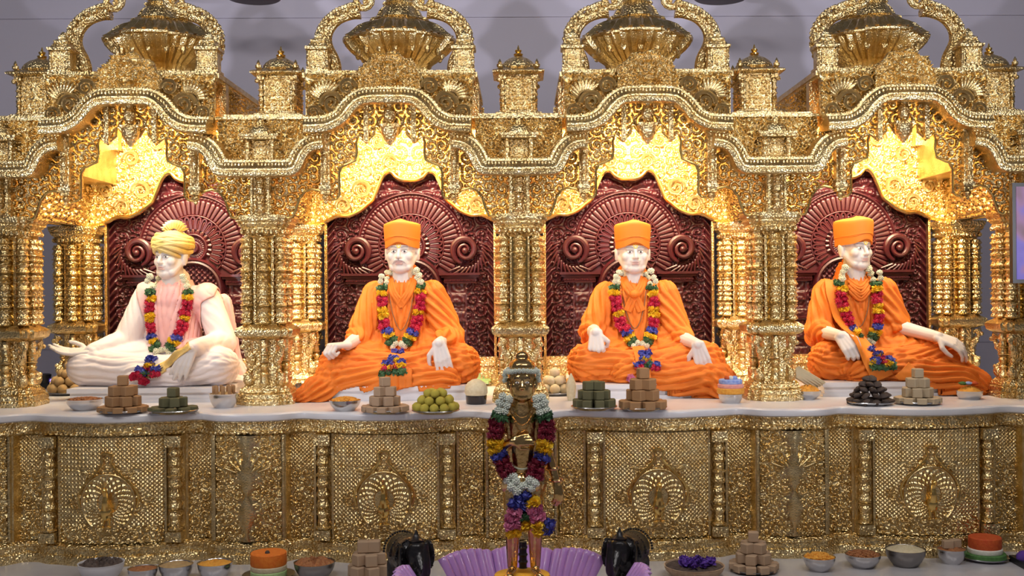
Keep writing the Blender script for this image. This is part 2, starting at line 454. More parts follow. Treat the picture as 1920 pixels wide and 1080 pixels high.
# ================================================================== COLUMNS
bs = MB(); bs.stack([(0, .152), (.022, .155), (.03, .148), (.036, .152), (.058, .148), (.064, .135), (.07, .14), (.088, .130), (.094, .118), (.104, .112)], RED)
for k in range(24):
    a = 2 * PI * k / 24; bs.sphere((.135 * math.cos(a) / max(abs(math.cos(a)), abs(math.sin(a))) ** .75, .135 * math.sin(a) / max(abs(math.cos(a)), abs(math.sin(a))) ** .75, .048), .010, 6, 4)
bs = bs.mesh('base')
pd = MB().stack([(.104, .085), (.12, .08), (.34, .08), (.36, .09)], chamfer(.25)).mesh('pedestal')
br = MB()      # scrolled corner bracket of the pedestal (built for +x direction)
pts = smooth_path([(.10, 0, .11), (.125, 0, .135), (.118, 0, .17), (.088, 0, .205), (.098, 0, .25), (.130, 0, .285), (.142, 0, .315), (.130, 0, .34)], 4)
br.tube(pts, [.020 + .008 * math.sin(i * .5) for i in range(len(pts))], 10)
for q in (2, 7, 12, 18, 24): br.sphere(tuple(pts[q] + np.array([.018, 0, 0])), .014, 8, 5)
br = br.mesh('bracket')
mc = MB().lathe(rings_profile(.104, .35, .024, 6, 9), (0, -.098, 0), 12).mesh('colonette')
rg = MB(); rg.stack([(.35, .105), (.362, .135), (.372, .150), (.392, .157), (.405, .157), (.412, .150), (.418, .14), (.428, .12), (.436, .112)], redent(.66, .86))
for k in range(40):
    a = 2 * PI * (k + .5) / 40; m_ = max(abs(math.cos(a)), abs(math.sin(a))) ** .62
    rg.sphere((.146 * math.cos(a) / m_, .146 * math.sin(a) / m_, .398), (.011, .011, .012), 6, 4)
rg = rg.mesh('ring')
core = MB().stack([(.43, .078), (.95, .078)], chamfer(.35)).mesh('core')
sh = MB().lathe(rings_profile(.436, .905, .033, 15, 6), seg=16).mesh('shaft')
st = MB().box(-.006, .006, -.006, .006, .44, .90)
for k in range(40): st.sphere((0, -.006, .446 + k * .0115), .0052, 5, 3)
st = st.mesh('bead_strip')
cpt = MB(); cpt.stack([(.90, .10), (.912, .112), (.924, .104), (.94, .118), (.948, .128), (.956, .122), (.966, .134), (.975, .142), (.984, .138), (.99, .148), (1.012, .156), (1.022, .154)], RED)
for k in range(32):
    a = 2 * PI * k / 32; m_ = max(abs(math.cos(a)), abs(math.sin(a))) ** .7
    cpt.sphere((.122 * math.cos(a) / m_, .122 * math.sin(a) / m_, .934), (.012, .012, .014), 6, 4)
    cpt.sphere((.136 * math.cos(a) / m_, .136 * math.sin(a) / m_, .982), .008, 6, 4)
cpt = cpt.mesh('capital')
def column(x, y, label):
    t = thing('gilded_column', label, 'column', (x, y, CZ), 'gilded clustered columns')
    obj('base', bs, 'gold_fine', t); obj('pedestal', pd, 'gold_fine', t); obj('ring', rg, 'gold', t)
    obj('core', core, 'gold_smooth', t); obj('capital', cpt, 'gold_fine', t)
    for k in range(4):
        obj('bracket', br, 'gold_fine', t, rot=(0, 0, PI / 4 + k * PI / 2)); obj('colonette', mc, 'gold', t, rot=(0, 0, k * PI / 2))
        a = k * PI / 2
        obj('shaft', sh, 'gold_fine', t, (.105 * math.cos(a), .105 * math.sin(a), 0), (0, 0, a))
        obj('shaft', sh, 'gold_fine', t, (.128 * math.cos(a + PI / 4), .128 * math.sin(a + PI / 4), 0), (0, 0, a))
        for s in (-1, 1):
            obj('bead_strip', st, 'gold', t, (.085 * math.cos(a) - s * .048 * math.sin(a), .085 * math.sin(a) + s * .048 * math.cos(a), 0), (0, 0, a + PI / 2))
    return t
WHO = ['white-robed statue', 'moustached orange-robed statue', 'statue with the knotted orange robe', 'statue with the shoulder scarf']
fl_ = ['front gilded clustered column at the far side of the %s' % WHO[0],
       'front gilded clustered column between the white-robed and moustached statues',
       'front gilded clustered column behind the standing golden figure',
       'front gilded clustered column between the knotted-robe and scarf-wearing statues',
       'front gilded clustered column beside the wall screen']
bl_ = ['rear gilded column beside the grey gap near the white-robed statue',
       'rear gilded column behind the one between white-robed and moustached statues',
       'rear gilded column hidden behind the central front column',
       'rear gilded column behind the one between knotted-robe and scarf-wearing statues',
       'rear gilded column beside the grey gap near the scarf-wearing statue']
for i, x in enumerate(COLX):
    column(x, 0.0, fl_[i]); column(x, .90, bl_[i])

# ================================================================== REAR CARVED PANELS
PX = 297.0
def bz(py): return 1.42 + (540 - py) / PX
RC = 1.69      # rosette centre height
def h_maroon(X, Z):
    r = np.hypot(X, Z - RC); th = np.arctan2(Z - RC, X); ra = np.hypot(X, Z - 1.425)
    s = scrolls(X, Z, .082, 2)
    h = s * .9
    top_ = (Z > RC + .22) & (np.abs(X) < .3)
    leaf = .5 + .5 * np.cos(np.arctan2(Z - RC - .32, np.abs(X) + .02) * 9 + r * 50)
    h = np.where(top_ & (r > .35), .3 * s + .6 * leaf, h)
    niche = (ra < .165) | ((np.abs(X) < .165) & (Z < 1.43))
    h = np.where(niche, .75 * weave(X, Z, .036), h)
    disc = (r < .352) & ~niche & (Z > 1.5)
    hd = .12 + .8 * np.exp(-((r - .338) / .008) ** 2) + .5 * np.exp(-((r - .318) / .006) ** 2) * (.6 + .4 * np.cos(th * 90))
    hd = hd + .55 * np.exp(-((r - .206) / .007) ** 2) + .8 * np.exp(-((r - .085) / .012) ** 2) + .4 * np.exp(-((r - .055) / .01) ** 2) * (.5 + .5 * np.cos(th * 30))
    hd = hd + .9 * np.exp(-((r - .028) / .009) ** 2) + .5 * np.exp(-(r / .012) ** 2)
    h = np.where(disc, hd, h)
    pil_ = (np.abs(np.abs(X) - .29) < .065) & (Z < 1.485)
    hp = .55 + .25 * np.sign(np.sin(Z * 52)) * (np.abs(np.abs(X) - .29) < .05) + .2 * s
    h = np.where(pil_, hp, h)
    chain = np.abs(np.abs(X) - .515) < .025
    h = np.where(chain, .5 + .5 * np.cos(Z * 120 + np.abs(X) * 150), h)
    return np.clip(h, 0, 1)
mp = relief('carved_board', (-.55, .55), (.985, 2.30), .0045, h_maroon, .034)
petA = MB().capsule((0, 0, .218), (0, 0, .296), .0110, .0158, 8, ((0, 1, 0), .75)).mesh('petal')
petB = MB()
petB.tube(smooth_path([(-.009, 0, .12), (-.013, -.004, .17), (-.010, -.006, .19), (0, -.006, .198), (.010, -.006, .19), (.013, -.004, .17), (.009, 0, .12)], 2), .0072, 6)
petB.capsule((0, 0, .12), (0, 0, .175), .004, .006, 6)
petB = petB.mesh('petal')
petC = MB().capsule((0, 0, .098), (0, 0, .112), .012, .012, 8).mesh('petal')
arch_m = sweep_xz([(-.18, 1.30)] + [(.18 * math.cos(a), 1.425 + .18 * math.sin(a)) for a in np.linspace(PI, 0, 25)] + [(.18, 1.30)],
                  [(-.022, .0), (-.022, -.03), (-.010, -.045), (.002, -.04), (.010, -.048), (.022, -.03), (.022, 0)]).mesh('arch_moulding')
ledge = MB().box(.19, .43, -.05, 0, 1.49, 1.505).box(.18, .44, -.065, 0, 1.505, 1.52).box(.21, .41, -.04, 0, 1.455, 1.49)
for k in range(20): ledge.sphere((.215 + k * .0103, -.044, 1.472), .0065, 5, 3)
ledge = ledge.mesh('ledge')
vol = MB(); P = []; R_ = []
for k in range(46):
    a = 1.9 + k * .26; rr = .078 * (1 - k / 50.0) + .006
    P.append((.345 + rr * math.cos(-a), -.04 - .02 * k / 46, 1.665 + rr * math.sin(-a) * 1.05)); R_.append(.027 * (1 - k / 56.0) * min(1, .35 + k / 9))
vol.tube(P, R_, 10)
for k in range(13):
    a = -1.9 + k * .20
    vol.capsule((.345 + .11 * math.cos(a), -.03, 1.66 + .11 * math.sin(a)), (.345 + .165 * math.cos(a - .35), -.02, 1.66 + .165 * math.sin(a - .35)), .010, .005, 7)
vol.sphere((.345, -.065, 1.66), .022, 10, 6)
vol = vol.mesh('peacock_volute')
def half(P, rx=1.0):      # mirrored outline from right half
    return [(-x, z) for x, z in P[::-1] if x > 0] + list(P)
bout = [(0 / PX, bz(336)), (14 / PX, bz(335)), (25 / PX, bz(330)), (34 / PX, bz(321)), (42 / PX, bz(321)), (51 / PX, bz(330)), (60 / PX, bz(350)), (69 / PX, bz(372)), (80 / PX, bz(382)), (95 / PX, bz(394)), (115 / PX, bz(402)), (135 / PX, bz(402)), (157 / PX, bz(412)), (170 / PX, bz(416)), (188 / PX, bz(418)), (205.6 / PX, bz(418))]
bout = [(float(a), float(b)) for a, b in smooth_path(bout, 3)]
full = half(bout); bpoly = full + [(.6925, 2.52), (-.6925, 2.52)]
hs = lambda X, Z: np.maximum(scrolls(X, Z, .075, 31), .0)
bscr = relief('filigree_panel', (-.6925, .6925), (1.82, 2.52), .005, hs, .030, mask=lambda X, Z, H: inside(X, Z, bpoly), back=.02)
rim = MB().tube([(x, -.018, z) for x, z in full], .013, 8).mesh('rim')
CURLS = ((.12, 2.22, .05), (.30, 2.05, .06), (.42, 1.95, .05), (.2, 2.35, .055), (.36, 2.25, .05), (.52, 2.05, .05))
curl = MB().tube([((1 - k / 26) * math.cos(k * .45), 0, (1 - k / 26) * math.sin(k * .45)) for k in range(24)], [.26 * (1 - k / 34) for k in range(24)], 7).mesh('scroll_ornament')
sill = MB().box(-.55, .55, -.03, .06, CZ, .93).box(-.56, .56, -.045, .06, .93, .965).box(-.55, .55, -.03, .06, .965, .985)
for k in range(46): sill.box(-.545 + k * .024, -.533 + k * .024, -.04, 0, .84, .92)
sill = sill.mesh('sill')
edgebar = MB().box(-.008, .008, -.02, .02, CZ, 1.86)
for k in range(88): edgebar.sphere((0, -.02, CZ + .01 + k * .012), .0065, 5, 3)
edgebar = edgebar.mesh('beaded_frame')
for i, x in enumerate(BAYS):
    t = thing('carved_back_panel', 'dark red carved panel with sunburst rosette behind the ' + WHO[i], 'carved panel', (x, 1.0, CZ), 'carved rosette panels')
    obj('carved_board', mp, 'maroon', t, (0, 0, -CZ)); obj('arch_moulding', arch_m, 'maroon', t, (0, 0, -CZ))
    for s in (-1, 1):
        obj('ledge', ledge, 'maroon', t, (0, 0, -CZ), scale=(s, 1, 1)); obj('peacock_volute', vol, 'maroon', t, (0, 0, -CZ), scale=(s, 1, 1))
    for n, pm, r in ((56, petA, .26), (30, petB, .16), (22, petC, .105)):
        for k in range(n):
            a = 2 * PI * k / n; zz = RC + r * math.cos(a); xx = r * math.sin(a)
            if zz < 1.53 or math.hypot(xx, zz - 1.425) < .215: continue
            obj('petal', pm, 'maroon', t, (0, -.012, RC - CZ), (0, a, 0))
    obj('sill', sill, 'gold_fine', t, (0, -.02, -CZ), label='gilded ledge under the carved panel')
    for s in (-1, 1): obj('beaded_frame', edgebar, 'gold', t, (s * .535, -.05, -CZ))
    t = thing('rear_arch', 'brightly lit gilded cusped rear arch behind the ' + WHO[i], 'arch', (x, .93, 1.83), 'lit rear arches')
    obj('filigree_panel', bscr, 'gold_relief', t, (0, 0, -1.83)); obj('rim', rim, 'gold_smooth', t, (0, 0, -1.83)); 
    for s in (-1, 1):
        for cx, cz, r0 in CURLS: obj('scroll_ornament', curl, 'gold', t, (s * cx, -.035, cz - 1.83), scale=(s * r0, r0, r0))

# ================================================================== CANOPIES
S = 352.0
def fz(py): return 1.42 + (540 - py) / S
op = [(0, 262), (6, 254), (14, 246), (24, 232), (29, 231), (31, 246), (40, 254), (46, 262), (52, 256), (61, 250), (65, 262), (64, 280), (67, 295), (80, 301), (92, 306), (98, 318), (98, 362), (104, 368), (116, 371), (124, 360), (136, 352), (150, 349), (163, 354), (174, 368), (180, 388), (186, 402), (196, 404)]
op = [(x / S, fz(y)) for x, y in op]
fullop = half(op)
up = smooth_path([(0, 2.445), (.10, 2.443), (.155, 2.43), (.205, 2.39), (.25, 2.335), (.31, 2.300), (.37, 2.292), (.44, 2.29)], 4)
lo = smooth_path([(.34, 2.205), (.385, 2.20), (.43, 2.178), (.465, 2.138), (.487, 2.092), (.505, 2.066), (.56, 2.062), (.6925, 2.062)], 4)
upf = half([(float(a), float(b)) for a, b in up])
spoly = fullop + [(.6925, op[-1][1]), (.6925, 2.06), (.57, 2.07), (.47, 2.16), (.43, 2.30), (.30, 2.31), (.2, 2.40), (.12, 2.45), (-.12, 2.45), (-.2, 2.40), (-.30, 2.31), (-.43, 2.30), (-.47, 2.16), (-.57, 2.07), (-.6925, 2.06), (-.6925, op[-1][1])]
fscr = relief('filigree_panel', (-.6925, .6925), (1.80, 2.47), .0046, lambda X, Z: scrolls(X, Z, .062, 41), .026,
              mask=lambda X, Z, H: inside(X, Z, spoly) & (H > .20), back=.022)
frim = MB().tube([(x, -.012, z) for x, z in fullop], .008, 7).mesh('rim')
EP = [(o * 1.2, y) for o, y in [(.045, .02), (.045, -.10), (.038, -.125), (.028, -.128), (.026, -.14), (.004, -.165), (-.004, -.175), (-.012, -.176), (-.014, -.168), (-.028, -.170), (-.036, -.165), (-.040, -.14), (-.030, -.05), (-.030, .02)]]
eu = sweep_xz(upf, EP).mesh('eave')
el = sweep_xz(lo, EP); 
el = el.mesh('eave')
def beadpath(P, y, o, r, d):
    mb = MB(); P = [np.array(p, float) for p in P]; L = [0]
    for i in range(1, len(P)): L.append(L[-1] + np.linalg.norm(P[i] - P[i - 1]))
    for s in np.arange(d / 2, L[-1], d):
        i = min(max(1, int(np.searchsorted(L, s))), len(P) - 1); t = (s - L[i - 1]) / (L[i] - L[i - 1]); p = P[i - 1] + (P[i] - P[i - 1]) * t
        tt = (P[i] - P[i - 1]); tt /= np.linalg.norm(tt)
        mb.sphere((p[0] - tt[1] * o, y, p[1] + tt[0] * o), r, 6, 4)
    return mb
bu = beadpath(upf, -.152, .018, (.0075, .008, .011), .018).add(*(lambda q: (q.arr(), q.f))(beadpath(upf, -.168, -.024, .0055, .013))).add(*(lambda q: (q.arr(), q.f))(beadpath(upf, -.12, .047, .0065, .015))).mesh('bead_row'); bl2 = beadpath(lo, -.152, .018, (.0075, .008, .011), .018).add(*(lambda q: (q.arr(), q.f))(beadpath(lo, -.168, -.024, .0055, .013))).add(*(lambda q: (q.arr(), q.f))(beadpath(lo, -.12, .047, .0065, .015))).mesh('bead_row')
# gable
gpoly = [(float(a), float(b) + .01) for a, b in upf] + [(.45, 2.575), (-.45, 2.575)]
gab = relief('gable_relief', (-.45, .45), (2.285, 2.575), .0045, lambda X, Z: scrolls(X, Z, .075, 51), .055, mask=lambda X, Z, H: inside(X, Z, gpoly), back=.03)
VOLS = ((.30, 2.41, .062, 1), (.40, 2.36, .040, -1), (.22, 2.50, .045, -1))
volm = MB().tube([((1 - k / 30) * math.cos(k * .42), -.0160 * k, (1 - k / 30) * math.sin(k * .42)) for k in range(27)], [.23 * (1 - k / 40) for k in range(27)], 8).mesh('scroll_ornament')
leafm = MB().capsule((0, 0, .05), (.02, -.01, .10), .012, .006, 8).mesh('leaf')
crp = [(.17 * math.cos(a) * (1 + .06 * math.cos(7 * a)), 2.535 + .15 * math.sin(a) * (1 + .08 * math.cos(9 * a))) for a in np.linspace(0, PI, 40)]
crest = relief('crest', (-.19, .19), (2.47, 2.71), .0042, lambda X, Z: np.clip(scrolls(X, Z, .05, 61) * .6 + .5 * np.exp(-((np.hypot(X, Z - 2.58) - .055) / .012) ** 2) + .5 * np.exp(-(np.hypot(X, Z - 2.58) / .03) ** 2) + .3 * np.exp(-(np.hypot(X, Z - 2.56) / .1) ** 2), 0, 1.3), .075,
               mask=lambda X, Z, H: inside(X, Z, crp + [(-.17, 2.47), (.17, 2.47)]), back=.02)
ent = MB().box(-.46, .46, -.03, .9, 2.545, 2.56).box(-.47, .47, -.05, .9, 2.56, 2.585).box(-.455, .455, -.035, .9, 2.585, 2.60)
for k in range(44): ent.sphere((-.45 + k * .021, -.05, 2.572), .010, 6, 4)
ent = ent.mesh('entablature')
attic = MB().box(-.445, .445, 0, .88, 2.46, 2.55).box(-.445, .445, 0, .88, 2.50, 2.55)
for s in (-1, 1):
    for y in (.02, .86):
        attic.box(s * .445 - .03, s * .445 + .03, y - .03, y + .03, 2.30, 2.55)
attic = attic.mesh('attic')
attic_side = relief('attic_panel', (-.42, .42), (2.40, 2.55), .006, lambda X, Z: scrolls(X, Z, .06, 71), .02)
postm = MB(); postm.box(-.024, .024, -.03, .03, 1.93, 2.28).box(-.032, .032, -.04, .03, 2.25, 2.28).box(-.032, .032, -.04, .03, 1.955, 1.975)
postm.lathe(rings_profile(1.99, 2.24, .017, 6, 3), (0, -.035, 0), 10); postm.sphere((0, -.01, 1.915), (.022, .022, .02)); postm.sphere((0, -.01, 1.89), .012, 8, 5)
postm = postm.mesh('hanging_post')
cen = MB(); cen.box(-.14, -.115, -.03, .01, 2.21, 2.44).box(.115, .14, -.03, .01, 2.21, 2.44)
cen.sphere((0, -.03, 2.355), (.035, .03, .05)); cen.sphere((0, -.04, 2.415), (.018, .018, .022)); cen.box(-.05, .05, -.05, 0, 2.29, 2.305)
cen.lathe([(2.19, .006), (2.22, .03), (2.25, .045), (2.29, .05)], (0, -.02, 0), 12)
cen = cen.mesh('center_pendant')
aed = MB(); aed.stack([(2.60, .062), (2.612, .062), (2.616, .05), (2.715, .05), (2.72, .064), (2.735, .066), (2.742, .05), (2.765, .036), (2.775, .04), (2.79, .018), (2.80, .02), (2.83, .004)], SQ)
for s in (-1, 1):
    aed.lathe(rings_profile(2.616, 2.715, .010, 4, 2), (s * .05, -.05, 0), 8)
aed = aed.mesh('aedicule')
aedp = relief('aedicule_panel', (-.032, .032), (2.628, 2.705), .003, lambda X, Z: scrolls(X, Z, .026, 5), .010)
sidep = relief('side_panel', (-.45, .45), (1.825, 2.32), .008, lambda X, Z: scrolls(X, Z, .08, 81), .03, back=.02)
ceil_m = MB().box(-.44, .44, .02, .95, 2.53, 2.545).mesh('soffit')
for i, x in enumerate(BAYS):
    t = thing('canopy_front', 'gilded canopy front with curved eave over the ' + WHO[i], 'canopy', (x, -.10, 1.82), 'arched canopy fronts')
    z = -1.82
    obj('filigree_panel', fscr, 'gold_relief', t, (0, 0, z)); obj('rim', frim, 'gold_smooth', t, (0, 0, z))
    obj('eave', eu, 'gold', t, (0, 0, z)); obj('bead_row', bu, 'gold', t, (0, 0, z))['kind'] = 'stuff'
    for s in (-1, 1):
        obj('eave', el, 'gold', t, (0, 0, z), scale=(s, 1, 1)); obj('bead_row', bl2, 'gold', t, (0, 0, z), scale=(s, 1, 1))['kind'] = 'stuff'
        obj('hanging_post', postm, 'gold_fine', t, (s * .345, -.03, z))
        ae = obj('aedicule', aed, 'gold_fine', t, (s * .395, .06, z)); obj('aedicule_panel', aedp, 'gold_relief', ae, (0, -.051, 0))
        obj('attic_panel', attic_side, 'gold_relief', t, (s * .45, .54, z), (0, 0, s * PI / 2))
    obj('gable_relief', gab, 'gold_relief', t, (0, -.03, z));  obj('crest', crest, 'gold_relief', t, (0, -.06, z))
    for s in (-1, 1):
        for cx, cz, r0, dn in VOLS: obj('scroll_ornament', volm, 'gold_fine', t, (s * cx, -.08, cz + z), scale=(s * r0 * dn, r0, r0))
        for k in range(9): obj('leaf', leafm, 'gold', t, (s * .33, -.08, 2.43 + z), (0, s * (PI / 2 - .3 - k * .22), 0))
    obj('entablature', ent, 'gold_fine', t, (0, .02, z)); obj('attic', attic, 'gold', t, (0, .10, z)); obj('center_pendant', cen, 'gold_fine', t, (0, -.02, z))
    obj('soffit', ceil_m, 'gold', t, (0, .10, z))

# blocks over the columns
blk = MB().box(-.235, .235, -.09, .98, 2.09, 2.34).box(-.25, .25, -.11, 1.0, 2.34, 2.355).box(-.22, .22, -.08, .97, 2.355, 2.37)
blk = blk.mesh('block')
brel = relief('relief', (-.235, .235), (2.09, 2.34), .0045, lambda X, Z: scrolls(X, Z, .062, 91), .045)
mini = MB(); mini.box(-.085, .085, -.05, 0, 2.09, 2.115)
for s in (-1, 1): mini.lathe(rings_profile(2.115, 2.225, .014, 4, 2), (s * .065, -.045, 0), 10)
mini.box(-.095, .095, -.07, 0, 2.225, 2.238).box(-.105, .105, -.08, 0, 2.238, 2.25)
mini.stack([(2.25, .07), (2.262, .068), (2.285, .05), (2.30, .022), (2.31, .018), (2.318, .022), (2.34, .004)], [(math.cos(a), math.sin(a) * .6) for a in np.arange(0, 2 * PI, PI / 8)], (0, -.03, 0))
mini = mini.mesh('mini_shrine')
minip = relief('mini_shrine_panel', (-.048, .048), (2.12, 2.22), .003, lambda X, Z: scrolls(X, Z, .03, 7), .014)
bcol = MB().box(-.055, .055, -.04, .05, 1.822, 2.04).lathe(rings_profile(1.83, 2.03, .026, 6, 12), (0, -.05, 0), 12)
bcol.box(-.05, -.04, -.055, 0, 1.822, 2.03).box(.04, .05, -.055, 0, 1.822, 2.03)
bcol = bcol.mesh('bracket_post')
for i, x in enumerate(COLX):
    nm = ['at the outer side of the white-robed statue', 'between the white-robed and moustached statues', 'above the standing golden figure', 'between the knotted-robe and scarf-wearing statues', 'above the wall screen'][i]
    t = thing('entablature_block', 'gilded block with tiny shrine over the column ' + nm, 'architectural block', (x, 0, 1.822), 'blocks over columns')
    z = -1.822
    obj('block', blk, 'gold', t, (0, 0, z)); obj('relief', brel, 'gold_relief', t, (0, -.09, z)); obj('mini_shrine', mini, 'gold_fine', t, (0, -.12, z)); obj('mini_shrine_panel', minip, 'gold_relief', t, (0, -.125, z))
    obj('bracket_post', bcol, 'gold_fine', t, (0, -.11, z))
    for s in (-1, 1): obj('side_panel', sidep, 'gold_relief', t, (s * .05, .47, z), (0, 0, s * PI / 2))

# pavilions
pv = MB().stack([(0, .175), (.012, .175), (.03, .135), (.045, .13), (.05, .12)], SQ).mesh('plinth')
pb = MB().box(-.092, .092, -.092, .092, .05, .265).mesh('body')
pp = relief('panel', (-.07, .07), (.062, .255), .0035, lambda X, Z: scrolls(X, Z, .045, 15), .016)
pc = MB().lathe(rings_profile(.05, .24, .016, 6, 8), seg=10); pc.box(-.02, .02, -.02, .02, .235, .262); pc.sphere((-.02, -.02, .232), .014, 8, 5); pc = pc.mesh('corner_post')
pe = MB().stack([(.262, .11), (.272, .145), (.28, .147), (.286, .14), (.30, .105), (.306, .10)], SQ).mesh('eave')
pdm = MB(); a_ = np.arange(0, 2 * PI, PI / 20)
pdm.stack([(.304, .10), (.312, .108), (.325, .104), (.345, .09), (.365, .065), (.378, .035), (.385, .026)], [(math.cos(a) * (1 + .04 * math.cos(10 * a)), math.sin(a) * (1 + .04 * math.cos(10 * a))) for a in a_]); pdm = pdm.mesh('dome')
pf = MB().lathe([(.383, .014), (.39, .026), (.398, .028), (.404, .012), (.41, .018), (.42, .020), (.428, .008), (.45, .002)], seg=12).mesh('finial')
pf2 = MB().lathe([(.30, .012), (.306, .018), (.32, .018), (.326, .008), (.332, .011), (.35, .002)], seg=10).mesh('corner_finial')
for i, x in enumerate(COLX):
    nm = ['at the outer end beside the white-robed statue', 'between the white-robed and moustached statues', 'in the middle above the standing golden figure', 'between the knotted-robe and scarf-wearing statues', 'at the end above the wall screen'][i]
    t = thing('roof_pavilion', 'small gilded domed roof pavilion ' + nm, 'pavilion', (x, .29, 2.37), 'roof pavilions')
    t.location.x = x * .985
    obj('plinth', pv, 'gold', t); obj('body', pb, 'gold', t); obj('eave', pe, 'gold_fine', t); obj('dome', pdm, 'gold_fine', t); obj('finial', pf, 'gold_smooth', t)
    for k in range(4):
        obj('panel', pp, 'gold_relief', t, (math.sin(k * PI / 2) * .093, -math.cos(k * PI / 2) * .093, 0), (0, 0, k * PI / 2))
        obj('corner_post', pc, 'gold_fine', t, ((-1 if k in (0, 3) else 1) * .092, (-1 if k < 2 else 1) * .092, 0), (0, 0, k * PI / 2))
        obj('corner_finial', pf2, 'gold', t, ((-1 if k in (0, 3) else 1) * .105, (-1 if k < 2 else 1) * .105, 0))

# domed towers with flanking scroll arcs
def rib_section(n=192, rib=16, amp=.045):
    out = []
    for k in range(n):
        a = 2 * PI * k / n; r = 1.0
        # four projecting faces on a rounded body
        f = abs(((a + PI / 4) % (PI / 2)) - PI / 4)
        r = 1.0 if f < .42 else .90
        r *= 1 + amp * math.cos(rib * 2 * a)
        out.append((math.cos(a) * r, math.sin(a) * r))
    return out
SEC, SEC0 = rib_section(), rib_section(amp=0)
dbase = MB().stack([(2.655, .30), (2.672, .30), (2.68, .25), (2.70, .24), (2.705, .26), (2.712, .26), (2.72, .20)], redent(.7, .86)).mesh('base')
dneck = MB().stack([(2.71, .19), (2.725, .16), (2.745, .155), (2.765, .165), (2.775, .18)], SEC).mesh('neck')
dbowl = MB().stack([(2.775, .165), (2.79, .185), (2.82, .225), (2.86, .275), (2.895, .305), (2.912, .312)], SEC).mesh('bowl')
drim = MB().stack([(2.908, .318), (2.914, .33), (2.926, .332), (2.932, .322), (2.938, .318)], SEC0).mesh('rim')
dlid = MB().stack([(2.938, .315), (2.952, .29), (2.975, .265), (3.0, .24), (3.02, .20), (3.03, .17)], SEC).mesh('lid')
dtier = MB().stack([(3.03, .165), (3.04, .175), (3.05, .17), (3.06, .14), (3.10, .12), (3.13, .09), (3.14, .10), (3.15, .095)], SEC0).mesh('tier')
dfin = MB().lathe([(3.15, .06), (3.17, .09), (3.21, .095), (3.24, .05), (3.26, .03), (3.28, .045), (3.31, .04), (3.34, .012), (3.42, .004)], seg=20).mesh('finial')
arc = MB()
ap = smooth_path([(.36, 0, 2.60), (.345, 0, 2.635), (.355, 0, 2.69), (.385, 0, 2.76), (.388, 0, 2.82), (.362, 0, 2.88), (.31, 0, 2.93), (.24, 0, 2.96), (.19, 0, 2.97)], 5)
arc.tube([tuple(p) for p in ap], [.043 + .010 * math.sin(i * .16) for i in range(len(ap))], 10)
rr_ = random.Random(3)
for i in range(2, len(ap)):
    t_ = ap[min(i + 1, len(ap) - 1)] - ap[i - 1]; t_ /= np.linalg.norm(t_); nn = np.array([t_[2], 0, -t_[0]])
    for q in range(4):
        a = rr_.uniform(-1.3, 1.3)
        c = ap[i] + nn * .046 * math.cos(a) + np.array([0, -.046 * math.sin(a) if q % 2 else -.044 * abs(math.sin(a)) , 0])
        arc.sphere(tuple(c), (.014, .012, .014), 6, 4)
P = [(.175 + .06 * (1 - k / 26) * math.cos(1.2 + k * .45), -.01, 3.03 + .06 * (1 - k / 26) * math.sin(1.2 + k * .45)) for k in range(22)]
arc.tube(P, [.026 * (1 - k / 34) for k in range(22)], 9)
for k in range(7): arc.sphere((.13 + .02 * k, -.02, 3.085 - abs(k - 3) * .01), (.020, .02, .022), 8, 5)
foot = MB()
P = [(.345 - .045 * (1 - k / 22) * math.cos(k * .45) + .03, -.01, 2.655 + .045 * (1 - k / 22) * math.sin(-k * .45)) for k in range(18)]
arc.tube(P, [.02 * (1 - k / 30) for k in range(18)], 8)
arc = arc.mesh('scroll_arc')
skin_leaf = MB()
for k in range(16):
    a = 2 * PI * k / 16; skin_leaf.sphere((.245 * math.cos(a), .245 * math.sin(a), 2.845), (.018, .018, .03), 7, 5)
skin_leaf = skin_leaf.mesh('leaf_band')
for i, x in enumerate(BAYS):
    t = thing('dome_tower', 'gilded ribbed dome with scroll arcs above the ' + WHO[i], 'dome', (x, .40, 2.60), 'ribbed roof domes')
    z = -2.60
    for n_, me, m_ in (('base', dbase, 'gold_fine'), ('neck', dneck, 'gold'), ('bowl', dbowl, 'gold'), ('rim', drim, 'gold'), ('lid', dlid, 'gold'), ('tier', dtier, 'gold_fine'), ('finial', dfin, 'gold_smooth'), ('leaf_band', skin_leaf, 'gold')):
        o_ = obj(n_, me, m_, t, (0, 0, z - .055))
        if n_ == 'leaf_band': o_['kind'] = 'stuff'
    for s in (-1, 1): obj('scroll_arc', arc, 'gold_fine', t, (0, -.30, z), scale=(s, 1, 1))

# ================================================================== SEATED STATUES
def remesh(mb, voxel, it=2):
    me = bpy.data.meshes.new('tmp'); me.from_pydata(mb.arr().tolist(), [], mb.f); me.update()
    o = bpy.data.objects.new('tmp', me); col.objects.link(o)
    md = o.modifiers.new('r', 'REMESH'); md.mode = 'VOXEL'; md.voxel_size = voxel
    dg = bpy.context.evaluated_depsgraph_get(); ev = o.evaluated_get(dg).to_mesh()
    V = np.zeros(len(ev.vertices) * 3); ev.vertices.foreach_get('co', V); V = V.reshape(-1, 3)
    F = np.zeros(len(ev.polygons) * 4, int); ev.polygons.foreach_get('vertices', F); F = F.reshape(-1, 4)
    bpy.data.objects.remove(o); bpy.data.meshes.remove(me)
    return lap(V, F, it), F
def lap(V, F, it):
    e = np.vstack([F[:, [0, 1]], F[:, [1, 2]], F[:, [2, 3]], F[:, [3, 0]]])
    deg = np.bincount(e[:, 0], minlength=len(V)).astype(float)[:, None]
    for _ in range(it):
        A = np.column_stack([np.bincount(e[:, 0], weights=V[e[:, 1], k], minlength=len(V)) for k in range(3)])
        V = V * .4 + .6 * A / np.maximum(deg, 1)
    return V
